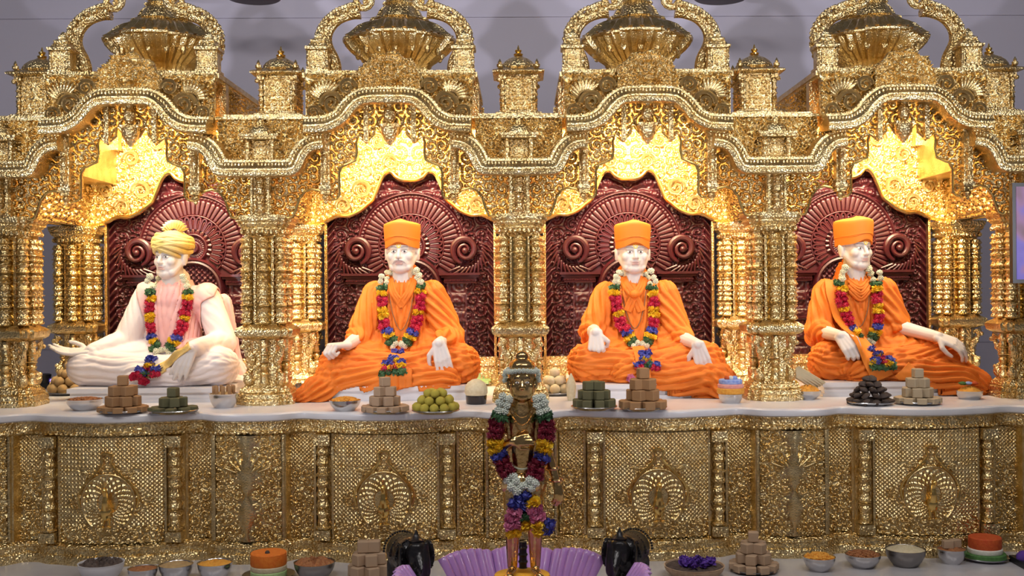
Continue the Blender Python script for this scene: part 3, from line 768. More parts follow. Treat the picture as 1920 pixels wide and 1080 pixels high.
def vnorm(V, F):
    n = np.cross(V[F[:, 2]] - V[F[:, 0]], V[F[:, 3]] - V[F[:, 1]]); N = np.zeros_like(V)
    for k in range(4): np.add.at(N, F[:, k], n)
    return N / np.maximum(np.linalg.norm(N, axis=1, keepdims=True), 1e-9)
def fold(V, F, guides, amp, seed=0):
    """cloth folds running round the guide segments: (a, b, n_along, n_around, amp)"""
    N = vnorm(V, F); rnd = np.random.default_rng(seed)
    wq = sum(np.sin(V @ rnd.normal(0, 9, 3) + rnd.uniform(0, 6)) for _ in range(5)) / 5
    D = []; H = []
    for a, b, na, nr, k in guides:
        a = np.array(a, float); b = np.array(b, float); d = b - a; L = np.linalg.norm(d); d /= L
        q = V - a; t = np.clip(q @ d, 0, L); p = q - np.outer(t, d); dist = np.linalg.norm(p, axis=1)
        o = np.cross(d, [0, 1, 0]); o = o / (np.linalg.norm(o) + 1e-9); r = np.cross(d, o)
        th = np.arctan2(p @ r, p @ o)
        ph = na * t + nr * th + 2.6 * wq
        h = np.abs(np.sin(ph)) * .75 + .25 * np.abs(np.sin(2.3 * ph + 1.7 * wq + 1)) - .5
        D.append(dist); H.append(h * k)
    D = np.array(D); W = np.exp(-D / .035); W /= W.sum(0); h = (W * np.array(H)).sum(0)
    return V + N * (h * amp)[:, None]
def hand(mb, wrist, d, n, curl=.5, thumb=1, sc=1.0, spread=.06):
    """wrist point, direction d towards the fingers, n = back-of-hand normal, thumb side sign"""
    wv = Vector(wrist); d = Vector(d).normalized(); n = Vector(n); n = (n - d * n.dot(d)).normalized(); s = d.cross(n) * thumb
    L = .088 * sc
    for k in range(4):
        off = (.030 - .020 * k) * sc
        kn = wv + d * (L * (1 - .06 * abs(k - 1))) + s * off + n * .004
        mb.capsule(wv + s * off * .55, kn, .017 * sc, .0125 * sc, 10)
        fl = (.040, .045, .042, .033)[k] * sc; p = kn; ang = curl * .75; dd = d + s * (spread * (1.5 - k))
        for j, q in enumerate((1.0, .72, .55)):
            v = (dd * math.cos(ang) - n * math.sin(ang)).normalized(); e = p + v * fl * q
            mb.capsule(p, e, (.0108 - .0010 * j) * sc, (.0100 - .0010 * j) * sc, 9); p = e; ang += curl * 1.15
    t0 = wv + d * .022 * sc + s * .024 * sc
    t1 = t0 + (d * .55 + s * .75 - n * .25 * (1 + curl)).normalized() * .042 * sc
    t2 = t1 + (d * .9 + s * (.35 - .6 * curl) - n * (.2 + .6 * curl)).normalized() * .034 * sc
    t3 = t2 + (d * .9 - s * .35 * curl - n * (.1 + .5 * curl)).normalized() * .024 * sc
    mb.capsule(t0, t1, .016 * sc, .0125 * sc, 9); mb.capsule(t1, t2, .0125 * sc, .0108 * sc, 9); mb.capsule(t2, t3, .0108 * sc, .0088 * sc, 9)
def head_mesh(mb, c, yaw, slim=1.0):
    """c: point between the eyes' depth centre; head faces -y turned by yaw"""
    R = np.array(Matrix.Rotation(yaw, 3, 'Z'))
    def S(x, y, z, r, rx=0):
        rot = R @ np.array(Matrix.Rotation(rx, 3, 'X')); mb.sphere(tuple(R @ np.array([x, y, z]) + c), r, 20, 12, rot)
    def C(a, b, r0, r1): mb.capsule(tuple(R @ np.array(a) + c), tuple(R @ np.array(b) + c), r0, r1, 12)
    S(0, .012, .035, (.088 * slim, .100, .098)); S(0, -.024, -.045, (.077 * slim, .066, .085)); S(0, -.050, -.096, (.044, .040, .032))
    S(0, -.058, .030, (.060 * slim, .036, .034)); C((-.042, -.066, .024), (.042, -.066, .024), .0155, .0155)
    for s in (-1, 1):
        S(s * .046 * slim, -.054, -.026, (.030, .029, .032)); C((s * .066 * slim, .0, -.035), (s * .042, -.045, -.088), .026, .026)
        S(s * .093 * slim, .012, -.012, (.012, .022, .034)); S(s * .095 * slim, .010, -.036, (.009, .012, .014)); S(s * .098 * slim, .018, .006, (.008, .018, .020))
        S(s * .032, -.0745, .001, (.018, .011, .0095))
    C((0, -.084, .016), (0, -.106, -.026), .0085, .0125); S(0, -.1075, -.031, (.014, .011, .010))
    for s in (-1, 1): S(s * .0115, -.098, -.034, (.0085, .010, .008))
    S(0, -.082, -.050, (.030, .016, .014)); C((-.017, -.0885, -.060), (.017, -.0885, -.060), .0052, .0052); C((-.014, -.087, -.071), (.014, -.087, -.071), .0062, .0062)
    mb.capsule(tuple(R @ np.array([0, .005, -.06]) + c), (c[0], c[1] + .03, c[2] - .20), .062, .076, 14)
    return R
def build_statue(i, label, K):
    base = np.array([BAYS[i], .45, CZ + .08])
    t = thing('seated_statue', label, 'statue', tuple(base), 'seated statues')
    A = lambda k: np.array(K[k], float)
    c = A('head'); nb = np.array([c[0], c[1] + .03, c[2] - .20])
    # ---- body: head, neck, trunk, arms, hands as one skin
    mb = MB(); R = head_mesh(mb, c, K['yaw'], K.get('slim', 1))
    tx = K.get('tx', 0)
    mb.capsule(tuple(nb), (tx, .04, .12), .07, .12, 14)
    for sd in 'LR':
        mb.capsule(A('S' + sd), A('E' + sd), .052, .046, 12); mb.capsule(A('E' + sd), A('W' + sd), .047, .031, 12)
        mb.capsule(tuple(nb + np.array([0, .01, -.05])), A('S' + sd), .06, .052, 12)
        h = K['H' + sd]; hand(mb, A('W' + sd), h[0], h[1], h[2], h[3], 1.18)
    V, F = remesh(mb, .0042, 1)
    body = obj('body', mesh_np('body', V, F), 'skin_marble', t)
    bvh = BVHTree.FromPolygons([Vector(v) for v in V], F.tolist())
    def onhead(x, z):
        d = Vector(R @ np.array([0, 1, 0])); o = Vector(R @ np.array([x, -.4, z]) + c)
        h = bvh.ray_cast(o, d); return h[0] if h[0] else Vector(R @ np.array([x, -.09, z]) + c)
    fw = Vector(R @ np.array([0, -1, 0]))
    # ---- painted face
    for s in (-1, 1):
        e = MB(); p = onhead(s * .032, .001); e.sphere(tuple(p - fw * .0048), (.0155, .006, .0066), 14, 8, R); e = obj('eye', e, 'eye_white', body)
        m_ = MB(); m_.sphere(tuple(p - fw * .0012), (.0068, .0036, .0060), 12, 6, R); obj('iris', m_, 'eye_dark', body)
        m_ = MB(); m_.tube([tuple(onhead(s * (.016 + .0055 * k), .0075 + .0035 * math.sin(k / 6 * PI)) + fw * .0005) for k in range(7)], [.0014, .0022, .0026, .0026, .0024, .0020, .0010], 6); obj('eyelid', m_, 'brow', body)
        m_ = MB(); m_.tube([tuple(onhead(s * (.013 + .0075 * k), .022 + .0085 * math.sin((k + 1) / 7.5 * PI)) + fw * .0005) for k in range(7)], [.0022, .0032, .0034, .0032, .0028, .002, .0010], 6); obj('eyebrow', m_, 'brow', body)
    for z_, r_ in ((-.0605, .0040), (-.0705, .0048)):
        m_ = MB(); m_.tube([tuple(onhead(x, z_ + .002 * math.cos(x * 90)) + fw * .0002) for x in np.linspace(-.022, .022, 9)], [.001] + [r_ * (.55 + .45 * math.sin(k / 8 * PI)) for k in range(1, 8)] + [.001], 7); obj('lip', m_, 'lip', body)
    if K.get('moustache'):
        for s in (-1, 1):
            m_ = MB(); m_.tube([tuple(onhead(s * x, z_) + fw * .002) for x, z_ in ((.002, -.046), (.012, -.047), (.022, -.051), (.031, -.058), (.038, -.068))], [.006, .0075, .0075, .006, .002], 8); obj('moustache', m_, 'moustache' if K['moustache'] == 1 else 'eye_dark', body)
    m_ = MB(); m_.tube([tuple(onhead(x, z_) + fw * .001) for x, z_ in ((-.012, .052), (-.011, .036), (-.005, .024), (.005, .024), (.011, .036), (.012, .052))], .0035, 7); obj('forehead_mark', m_, 'tilak', body, label='yellow forehead mark')
    m_ = MB(); m_.sphere(tuple(onhead(0, .042)), (.0055, .004, .0055), 10, 6, R); obj('forehead_dot', m_, 'tilak_red' if i == 0 else 'tilak', body)
    # ---- robe
    mb = MB(); FY = ((0, 1, 0), .72)
    mb.capsule((tx, .03, .08), (tx * 1.0 + (nb[0] - tx) * .5, .02, .40), .175, .148, 18, FY)
    mb.capsule(A('SL') + [.03, 0, -.02], A('SR') + [-.03, 0, -.02], .082, .082, 16)
    mb.capsule(tuple(nb + [0, .03, .060]), tuple(nb + [0, .03, -.05]), .088, .130, 16)
    for sd in 'LR':
        sf = K.get('sleeve' + sd, .45); E, Wr, Sh = A('E' + sd), A('W' + sd), A('S' + sd)
        mb.capsule(Sh, E, .080, .078, 16); mb.capsule(E, E + (Wr - E) * sf, .076, .060 if sf < .8 else .045, 14)
        if i: mb.capsule((tx + .5 * Sh[0], .02, .22), E + [0, .02, -.03], .11, .07, 14)
        Kn = A('K' + sd); hip = np.array([tx + np.sign(Kn[0]) * .09, .02, .12])
        mb.capsule(hip, Kn, .145, .112, 16)
        ft = np.array([tx - np.sign(Kn[0]) * .10, -.26, .06]); mb.capsule(Kn, ft, .105, .085, 14)
        mb.sphere(tuple(Kn * [.9, .8, 1] + [0, 0, -.01]), (.12, .13, .085), 16, 10)
    mb.sphere((tx, -.12, .07), (.32, .22, .10), 20, 10)
    for (a, b, r0, r1) in K.get('extra', []): mb.capsule(a, b, r0, r1, 14)
    V, F = remesh(mb, .0065, 4)
    g = []
    for sd in 'LR':
        E, Sh, Kn, Wr = A('E' + sd), A('S' + sd), A('K' + sd), A('W' + sd); sg = np.sign(Kn[0])
        g.append((Sh, E, 30, 5, .9 if i else .35)); g.append((E, E + (Wr - E) * .5, 45, 3, .8 if i else .3))
        g.append(([tx + sg * .05, -.05, .09], Kn, 13, 7.5, 1.25)); g.append((Kn, [tx - sg * .10, -.27, .03], 11, 7.5, 1.25))
    g.append(((tx - .07, 0, .15), (nb[0] - .05, .0, .5), 22, 9, .9)); g.append(((tx + .07, 0, .15), (nb[0] + .05, .0, .5), -22, 9, .9))
    for (a, b, r0, r1) in K.get('extra', []): g.append((a, b, 16, 7.0, 1.3))
    V = fold(V, F, g, K.get('amp', .040), i); V = lap(V, F, 1)
    inpl = (np.abs(V[:, 0]) < .42) & (V[:, 1] > -.392)
    V[:, 2] = np.where(inpl, np.maximum(V[:, 2], .001), np.maximum(V[:, 2], -.078))
    robe = obj('robe', mesh_np('robe', V, F), K['cloth'], t)
    rb = BVHTree.FromPolygons([Vector(v) for v in V], F.tolist())
    hv = body.data; bb = bvh
    def front(x, z, d=.0):
        y = None
        for tr in (rb, bb):
            h = tr.ray_cast(Vector((x, -1.2, z)), Vector((0, 1, 0)))
            if h[0] and (y is None or h[0].y < y): y = h[0].y
        return Vector((x, (y if y is not None else -.1) - d, z))
    return t, c, R, V, F, front, body
def shell(name, V, F, keep, off, m, parent, thick=.006):
    N = vnorm(V, F); Cn = V[F].mean(1); k = keep(Cn[:, 0], Cn[:, 1], Cn[:, 2]); G = F[k]
    u, inv = np.unique(G, return_inverse=True); G = inv.reshape(-1, 4); A_ = V[u] + N[u] * off; n = len(A_); Bk = V[u] + N[u] * (off - thick)
    e = np.vstack([G[:, [0, 1]], G[:, [1, 2]], G[:, [2, 3]], G[:, [3, 0]]]); key = np.sort(e, 1)
    _, ix, ct = np.unique(key[:, 0] * 10 ** 7 + key[:, 1], return_index=True, return_counts=True); be = e[ix[ct == 1]]
    for _ in range(14):
        acc = np.zeros_like(A_); cn = np.zeros(n); np.add.at(acc, be[:, 0], A_[be[:, 1]]); np.add.at(acc, be[:, 1], A_[be[:, 0]]); np.add.at(cn, be[:, 0], 1); np.add.at(cn, be[:, 1], 1)
        bi = cn > 0; dl = (acc[bi] / cn[bi][:, None] - A_[bi]) * .5; A_[bi] += dl; Bk[bi] += dl
    W = np.column_stack([be[:, 1], be[:, 0], be[:, 0] + n, be[:, 1] + n])
    return obj(name, mesh_np(name, np.vstack([A_, Bk]), np.vstack([G, G[:, ::-1] + n, W])), m, parent)
def ribbon(name, P, width, front, off, m, parent, nw=9, pleat=.004, np_=3):
    """cloth strip hanging over the robe along a list of (x, z)"""
    P = smooth_path(P, 6); L = []
    for i, p in enumerate(P):
        tg = P[min(i + 1, len(P) - 1)] - P[max(i - 1, 0)]; tg /= np.linalg.norm(tg); nn = np.array([-tg[1], tg[0]])
        row = []
        for k in range(nw):
            q = p + nn * width * (k / (nw - 1) - .5); f = front(q[0], q[1]); row.append([q[0], f.y, q[1]])
        L.append(row)
    L = np.array(L); Y = L[:, :, 1]
    for _ in range(6):
        Yp = np.pad(Y, 1, 'edge'); Ym = (Yp[:-2, 1:-1] + Yp[2:, 1:-1] + Yp[1:-1, :-2] + Yp[1:-1, 2:]) / 4; Y = np.minimum(Y, Ym)
    Y = Y - off - pleat * np.abs(np.sin(np.linspace(0, PI * np_, nw)))[None, :]
    L[:, :, 1] = Y; n = len(P)
    V = np.vstack([L.reshape(-1, 3), (L + np.array([0, .006, 0])).reshape(-1, 3)]); idx = np.arange(n * nw).reshape(n, nw)
    Fq = np.stack([idx[:-1, :-1], idx[:-1, 1:], idx[1:, 1:], idx[1:, :-1]], -1).reshape(-1, 4); m_ = n * nw
    F = Fq.tolist() + (Fq[:, ::-1] + m_).tolist()
    bd = list(idx[0, :]) + list(idx[1:, -1]) + list(idx[-1, -2::-1]) + list(idx[-2:0:-1, 0])
    F += [(bd[k], bd[(k + 1) % len(bd)], bd[(k + 1) % len(bd)] + m_, bd[k] + m_) for k in range(len(bd))]
    return obj(name, mesh_np(name, V, F, 60), m, parent)

# ---- hats
def hat(c, R, parent, top_z=.165, w=.107):
    mb = MB(); n = 48; rings = []
    lv = [(0, 1.0), (.12, 1.015), (.30, 1.02), (.31, 1.045), (.60, 1.065), (.85, 1.085), (.95, 1.075), (.99, 1.04), (1.02, .92), (1.06, .6), (1.08, .25)]
    for f, s in lv:
        r = []
        for k in range(n):
            a = 2 * PI * k / n; fr_ = max(0, -math.sin(a))
            z0 = .020 + .030 * fr_ ** 6 - .006 * math.sin(a)
            pk_ = .012 * fr_ ** 4
            z = z0 + (top_z - z0) * f if f <= 1 else top_z + (f - 1) * .22
            if f > .5: z += pk_ * min(1, f)
            r.append(tuple(R @ np.array([math.cos(a) * w * .93 * s, .012 + math.sin(a) * (w * 1.10) * s, z]) + c))
        rings.append(r)
    mb.loft(rings)
    h = obj('hat', mb.mesh('hat', 50), 'orange_hat', parent)
    band = MB(); band.tube([tuple(R @ np.array([math.cos(a) * w * .968, .012 + math.sin(a) * w * 1.145, .073 + .018 * max(0, -math.sin(a)) ** 3]) + c) for a in np.linspace(PI * 1.02, PI * 1.98, 30)], .0028, 6)
    obj('hat_fold', band, 'orange_hat', h)
def turban(c, R, parent):
    mb = MB(); mb.sphere(tuple(R @ np.array([0, .014, .075]) + c), (.108, .122, .085), 28, 16, R)
    tb = obj('turban', mb.mesh('turban', 180), 'turban_yellow', parent)
    for k in range(7):
        s = 1 if k % 2 else -1; tl = s * (.50 - .05 * k); z0 = .030 + .013 * k; m_ = MB(); P = []
        for a in np.linspace(0, 2 * PI, 48, endpoint=False):
            z = z0 + math.cos(a) * .085 * tl * .8 + .018 * max(0, -math.sin(a)); rr = math.sqrt(max(.05, 1 - ((z - .075) / .093) ** 2))
            P.append(tuple(R @ np.array([math.cos(a) * .104 * rr, .014 + math.sin(a) * .118 * rr, z]) + c))
        P.append(P[0]); m_.tube(P, .016, 8); wr = obj('turban_wrap', m_, 'turban_yellow', tb)
        m_ = MB(); m_.tube([tuple(np.array(p) + (np.array(p) - c - np.array([0, 0, .07])) * .115 + np.array([0, 0, .004])) for p in P], .0014, 5); obj('stripe', m_, 'turban_line', wr)
    fan = MB(); rings = []
    for j, (r, z) in enumerate(((.02, .14), (.05, .165), (.075, .195))):
        pass
    n = 72; A0 = [(-1.15 + 2.3 * k / n) for k in range(n + 1)]
    V = []; F = []
    for k, a in enumerate(A0):
        wv = .020 * math.sin(k * .9)
        for r in (.045, .075, .098):
            for th in (0, .004): V.append(tuple(R @ np.array([math.sin(a) * r * 1.02, .02 + wv * (r / .098) + th, .128 + math.cos(a) * r * .95]) + c))
    for k in range(n):
        o = k * 6
        for j in (0, 2): F += [(o + j, o + 6 + j, o + 8 + j, o + 2 + j), (o + j + 1, o + 3 + j, o + 9 + j, o + 7 + j)]
        F.append((o + 4, o + 10, o + 11, o + 5))
    fan.add(V, F); obj('turban_fan', fan.mesh('turban_fan', 180), 'turban_yellow', tb)

# ---- garlands
def burst(seed, n, L, r0, r1, flat=False):
    rnd = random.Random(seed); mb = MB()
    for k in range(n):
        z = 1 - 2 * (k + .5) / n; a = k * 2.39996; s = math.sqrt(1 - z * z)
        d = Vector((s * math.cos(a), s * math.sin(a), z)); d = (d + Vector((rnd.uniform(-.2, .2), rnd.uniform(-.2, .2), rnd.uniform(-.2, .2)))).normalized()
        o = d.orthogonal().normalized(); q = d.cross(o); l = L * rnd.uniform(.8, 1.15)
        b = d * l * .3; m_ = d * l * .7; e = d * l
        V = [b + o * r0 * .5, b - o * r0 * .5, m_ - o * r1 + q * r1 * .3, m_ + o * r1 - q * r1 * .3, e + q * r1 * .5]
        mb.add([tuple(v) for v in V], [(0, 1, 2, 3), (3, 2, 4)])
    mb.sphere((0, 0, 0), L * .62, 8, 6)
    return mb.mesh('flower', 180)
FLW = {'petal': burst(1, 70, .030, .004, .0045), 'round': burst(2, 60, .028, .008, .011), 'tiny': None, 'leaf': burst(4, 26, .034, .008, .012)}
mb = MB(); rnd = random.Random(8)
for k in range(46):
    z = 1 - 2 * (k + .5) / 46; a = k * 2.39996; s = math.sqrt(1 - z * z); r = .022 * rnd.uniform(.85, 1.2)
    mb.sphere((s * math.cos(a) * r, s * math.sin(a) * r, z * r), .0062, 6, 4)
mb.sphere((0, 0, 0), .018, 8, 6); FLW['tiny'] = mb.mesh('flower', 180)
FK = {'w': ('tiny', 'fl_white'), 'j': ('tiny', 'fl_jasmine'), 'r': ('petal', 'fl_red'), 'm': ('petal', 'fl_maroon'), 'y': ('round', 'fl_yellow'), 'b': ('leaf', 'fl_blue'), 'g': ('leaf', 'fl_green'), 'p': ('round', 'fl_pink')}
def garland(label, loc, strands, front, spacing=.030, scale=1.0, jit=.006):
    """strands: [(path of (x, z), 'code string along it')]"""
    t = thing('flower_garland', label, 'garland', loc, 'flower garlands'); rnd = random.Random(int(abs(loc[0]) * 100))
    for path, code in strands:
        P = smooth_path(path, 8); L = [0]
        for i in range(1, len(P)): L.append(L[-1] + float(np.linalg.norm(P[i] - P[i - 1])))
        n = max(2, int(L[-1] / (spacing if code[0] != 'b' or scale > .99 and spacing < .028 else .016))); ya = front(P[0][0], P[0][1], .012).y; yb = front(P[-1][0], P[-1][1], .012).y
        for k in range(n):
            s = L[-1] * (k + .5) / n; i = min(max(1, int(np.searchsorted(L, s))), len(P) - 1); u = (s - L[i - 1]) / max(1e-6, L[i] - L[i - 1]); p = P[i - 1] + (P[i] - P[i - 1]) * u
            ch = code[min(len(code) - 1, int(k / n * len(code)))]; kn, mt = FK[ch]
            for q in range(2):
                tg = P[i] - P[i - 1]; tg = tg / max(1e-6, np.linalg.norm(tg)); nn = np.array([-tg[1], tg[0]])
                pq = p + nn * (.013 * (1 if q else -1)) * scale
                if len(pq) == 2: f = front(pq[0] + rnd.uniform(-jit, jit), pq[1] + rnd.uniform(-jit, jit), .018 * scale)
                if code[0] == 'b' and len(code) > 1: f.y = min(f.y, ya + (yb - ya) * (k + .5) / n)
                sc = scale * rnd.uniform(.82, 1.02) * {'tiny': .74, 'petal': .95, 'round': .95, 'leaf': .9}[kn]
                obj('flower', FLW[kn], mt, t, tuple(f), (rnd.uniform(0, 6), rnd.uniform(0, 6), rnd.uniform(0, 6)), (sc,) * 3)
    return t
def std_garland(label, loc, front, c, low, dx=0.0, w=.112):
    cx = c[0]
    def X(s, x, z): return (cx + s * x + dx * max(0, .5 - z) / .5, z)
    zt = c[2] - .125
    st_ = []
    for s in (-1, 1):
        st_.append(([X(s, .076, zt + .01), X(s, .104, zt - .06), X(s, w, zt - .13), X(s, w * .98, zt - .20), X(s, w * .86, zt - .29), X(s, w * .6, zt - .37), X(s, .018, zt - .44)], 'wwwgyrrryyrrrbygww'))
    z0 = zt - .46
    st_.append(([X(0, 0, z0), X(0, 0, low)], 'bbyyrrgg'))
    for s in (-1, 1): st_.append(([X(s, .034, z0 - .05), X(s, .040, low - .01)], 'byrgg'))
    return garland(label, loc, st_, front)

up_ = (0, -.2, 1)
SK = [dict(head=(.035, -.02, .735), yaw=-.42, slim=.95, tx=.02, cloth='white_cloth', amp=.015, moustache=None,
           SL=(-.125, .03, .505), SR=(.225, .03, .495), EL=(-.225, -.03, .25), ER=(.335, -.02, .235), WL=(-.375, -.20, .195), WR=(.235, -.33, .215),
           HL=((-1, -.22, .04), (0, .3, -1), .16, -1), HR=((-.40, -.18, -.9), (.2, -1, .25), .30, 1),
           KL=(-.40, -.17, .105), KR=(.36, -.20, .105), sleeveL=.92, sleeveR=.92),
      dict(head=(.0, -.02, .757), yaw=-.10, cloth='orange_cloth', moustache=1,
           SL=(-.155, .03, .502), SR=(.165, .03, .505), EL=(-.245, -.04, .265), ER=(.285, -.04, .25), WL=(-.285, -.27, .225), WR=(.235, -.335, .235),
           HL=((-.75, -.6, -.05), (-.35, -.3, 1), 1.25, 1), HR=((.22, -.12, -.96), (.1, -1, .15), .28, 1),
           KL=(-.345, -.18, .105), KR=(.345, -.20, .105), sleeveL=.30, sleeveR=.62,
           extra=[((-.28, -.20, .05), (-.44, -.36, -.04), .13, .085), ((-.44, -.36, -.04), (-.52, -.40, -.07), .08, .05), ((-.36, -.28, .02), (.26, -.30, .02), .11, .09)]),
      dict(head=(-.025, -.02, .745), yaw=.07, cloth='orange_cloth', slim=1.02, moustache=None,
           SL=(-.175, .03, .488), SR=(.160, .03, .495), EL=(-.265, -.02, .285), ER=(.235, -.05, .25), WL=(-.262, -.25, .285), WR=(.305, -.33, .215),
           HL=((.0, -.25, -.95), (-.3, -1, .2), 1.4, -1), HR=((.25, -.10, -.95), (-.2, -1, .15), .16, 1),
           KL=(-.305, -.18, .105), KR=(.365, -.20, .105), sleeveL=.12, sleeveR=.25,
           extra=[((.06, -.30, .02), (.40, -.31, -.01), .10, .12), ((.34, -.25, .05), (.42, -.36, -.04), .12, .09)]),
      dict(head=(-.095, -.02, .757), yaw=.42, cloth='orange_cloth', tx=-.05, moustache=None,
           SL=(-.245, .03, .495), SR=(.085, .03, .502), EL=(-.315, -.03, .275), ER=(.150, -.02, .295), WL=(-.262, -.29, .255), WR=(.300, -.27, .245),
           HL=((.35, -.5, -.6), (-.4, -.7, .6), .85, -1), HR=((.72, -.42, -.35), (.15, -.6, .85), .42, 1),
           KL=(-.295, -.16, .105), KR=(.365, -.18, .105), sleeveL=.25, sleeveR=.02,
           extra=[((.10, -.26, .04), (.40, -.33, -.02), .11, .10), ((.34, -.2, .06), (.50, -.30, -.03), .11, .08)])]
SLAB = ['white-robed statue', 'moustached orange-robed statue', 'statue with the knotted orange robe', 'statue with the shoulder scarf']
LAB = ['seated marble statue in white clothes, pink shawl and yellow fan-topped turban',
       'seated marble statue in orange robe and hat with a pale moustache',
       'seated marble statue in orange robe knotted at the throat, hat and smooth upper lip',
       'seated marble statue in orange hat with a long flat scarf over one shoulder']
for i, K in enumerate(SK):
    hw = (.42, .40, .40, .38)[i]
    pm = MB().box(-hw, hw, -.375, .32, 0, .055).box(-hw - .012, hw + .012, -.39, .32, .055, .08).box(-hw - .01, hw + .01, -.385, .32, 0, .018)
    tag(obj('statue_plinth', pm, 'marble', None, (BAYS[i], .45, CZ)), 'low white marble plinth under the ' + SLAB[i], 'plinth', 'statue plinths')
    t, c, R, V, F, front, body = build_statue(i, LAB[i], K)
    if i: hat(c, R, t)
    else: turban(c, R, t)
    if i == 0:
        shell('shawl', V, F, lambda x, y, z: (z > .20) & (z < .60) & (x > -.10 - (z - .3) * .25) & (x < .215 + np.clip((z - .47) * 2.0, 0, .07)) & (y < .12), .012, 'pink_cloth', t)
        dr = MB().capsule((.30, .08, .46), (.36, .10, .10), .06, .055, 14, ((0, 1, 0), .5)); dr.capsule((.36, .10, .10), (.42, .05, .02), .05, .06, 12)
        v2, f2 = remesh(dr, .008, 3); v2 = fold(v2, f2, [((.30, .08, .46), (.38, .10, .05), 2, 6, 1)], .014, 3); v2[:, 2] = np.maximum(v2[:, 2], .002)
        obj('shawl_end', mesh_np('shawl_end', v2, f2), 'pink_cloth', t)
        dr = MB().capsule((.30, -.05, .03), (.50, -.02, .0), .07, .05, 14, ((0, 0, 1), .5)); v2, f2 = remesh(dr, .008, 3); v2 = fold(v2, f2, [((.30, -.05, .03), (.50, -.02, .0), 2, 6, 1)], .012, 3); v2[:, 2] = np.maximum(v2[:, 2], .001)
        obj('robe_tail', mesh_np('robe_tail', v2, f2), 'white_cloth', t)
        ribbon('sash', [(.03, .10), (.10, .13), (.17, .19), (.235, .235)], .045, front, .006, 'gold_paint', t)
        ribbon('sash_end', [(-.03, .085), (.03, .08), (.09, .115)], .05, front, .006, 'gold_paint', t)
        low = .075
    if i == 1:
        ribbon('robe_fall', [(.015, .10), (.015, .02), (.02, -.05)], .15, front, .006, 'orange_cloth', t, 17, .010, 6)
        for s in (-1, 1): ribbon('collar', [(c[0] + s * .07, .60), (c[0] + s * .045, .52), (c[0] - s * .01, .44)], .045, front, .004, 'orange_cloth', t, 9, .006, 3)
        low = .075
    if i == 2:
        for s in (-1, 1): ribbon('collar', [(c[0] + s * .065, .60), (c[0] + s * .04, .54), (c[0] - s * .01, .47), (c[0] - s * .04, .40)], .05, front, .004, 'orange_cloth', t, 9, .007, 3)
        kn = MB().sphere(tuple(front(c[0], .50, .01)), (.030, .022, .024), 12, 8); obj('robe_knot', kn, 'orange_cloth', t)
        ribbon('robe_fall', [(-.015, .20), (-.01, .10), (.0, .02)], .07, front, .006, 'orange_cloth', t, 9, .008, 3)
        low = .09
    if i == 3:
        ribbon('scarf', [(-.215, .575), (-.215, .48), (-.175, .32), (-.105, .15), (-.045, .015)], .125, front, .016, 'orange_hat', t, 9, .002, 1)
        for k in range(3): ribbon('collar', [(c[0] - .055, .575 - .03 * k), (c[0] + .01, .53 - .035 * k), (c[0] + .07, .575 - .03 * k)], .03, front, .004 + .002 * k, 'orange_cloth', t, 7, .005, 2)
        ribbon('robe_fall', [(.06, .07), (.10, .03), (.14, -.01)], .11, front, .006, 'orange_hat', t, 9, .005, 3)
        low = .085
    # prayer thread
    th = MB(); P = [tuple(front(c[0] + x, z, .006)) for x, z in ((-.07, .52), (-.055, .42), (-.03, .34), (0, .30), (.03, .34), (.055, .42), (.07, .52))]
    th.tube([tuple(p) for p in smooth_path(P, 4)], .0028, 6); obj('neck_thread', th, 'thread', t)
    std_garland(['long flower garland round the neck of the white-robed turbaned statue', 'long flower garland round the neck of the moustached statue', 'long flower garland round the neck of the statue with the knotted robe', 'long flower garland on the statue wearing the shoulder scarf'][i],
                tuple(t.location), (front if i < 3 else (lambda x, z, d=0: front(x, z, d + .026))), np.array([c[0] + .0, c[1], c[2] + .01]), low, (-.04, -.02, .05, .05)[i], (.105, .112, .112, .105)[i])
    if i == 0:
        for x, z in ((-.07, .065), (-.02, .035)):
            p = front(x, z, .015); o = obj('fallen_rose', FLW['round'], 'fl_red', None, tuple(np.array(p) + np.array(t.location)), (1, x * 9, 0), (1.25, .8, 1.05))
            tag(o, 'dark red rose head on the white-robed statue\'s lap, ' + ('nearer its hand' if x < -.05 else 'nearer the plinth edge'), 'flower', 'roses on the lap')
    if i == 2:
        p = front(-.075, .03, .012); tag(obj('fallen_rose', FLW['round'], 'fl_pink', None, tuple(np.array(p) + np.array(t.location)), (1, 0, 0)), 'pink flower lying in the lap of the knotted-robe statue', 'flower')
# ================================================================== STANDING GOLDEN FIGURE IN THE LOTUS BASIN
FK_ = .62; FC = np.array([0.004, -1.55, .249])
def G(px, py, y=0.0): return np.array([(px - 975) / 457 / FK_, y, (1075 - py) / 457 / FK_])
fig = thing('standing_figure', 'small gilded standing figure with garland in the purple lotus basin', 'statue', tuple(FC))
mb = MB(); c = G(976, 715, -.03); R = head_mesh(mb, c, 0.0, 1.0)
mb.sphere(tuple(c + [0, .02, .10]), (.088, .10, .06), 16, 10); mb.sphere(tuple(c + [0, .02, .165]), (.045, .045, .04), 14, 8)
mb.capsule(c + [0, .02, -.16], G(976, 800, 0), .06, .10, 16, ((0, 1, 0), .75)); mb.capsule(G(976, 790), G(976, 885), .115, .085, 16, ((0, 1, 0), .72)); mb.capsule(G(960, 900), G(994, 900), .085, .085, 16, ((0, 1, 0), .85))
mb.capsule(G(945, 768), G(1008, 768), .058, .058, 14)
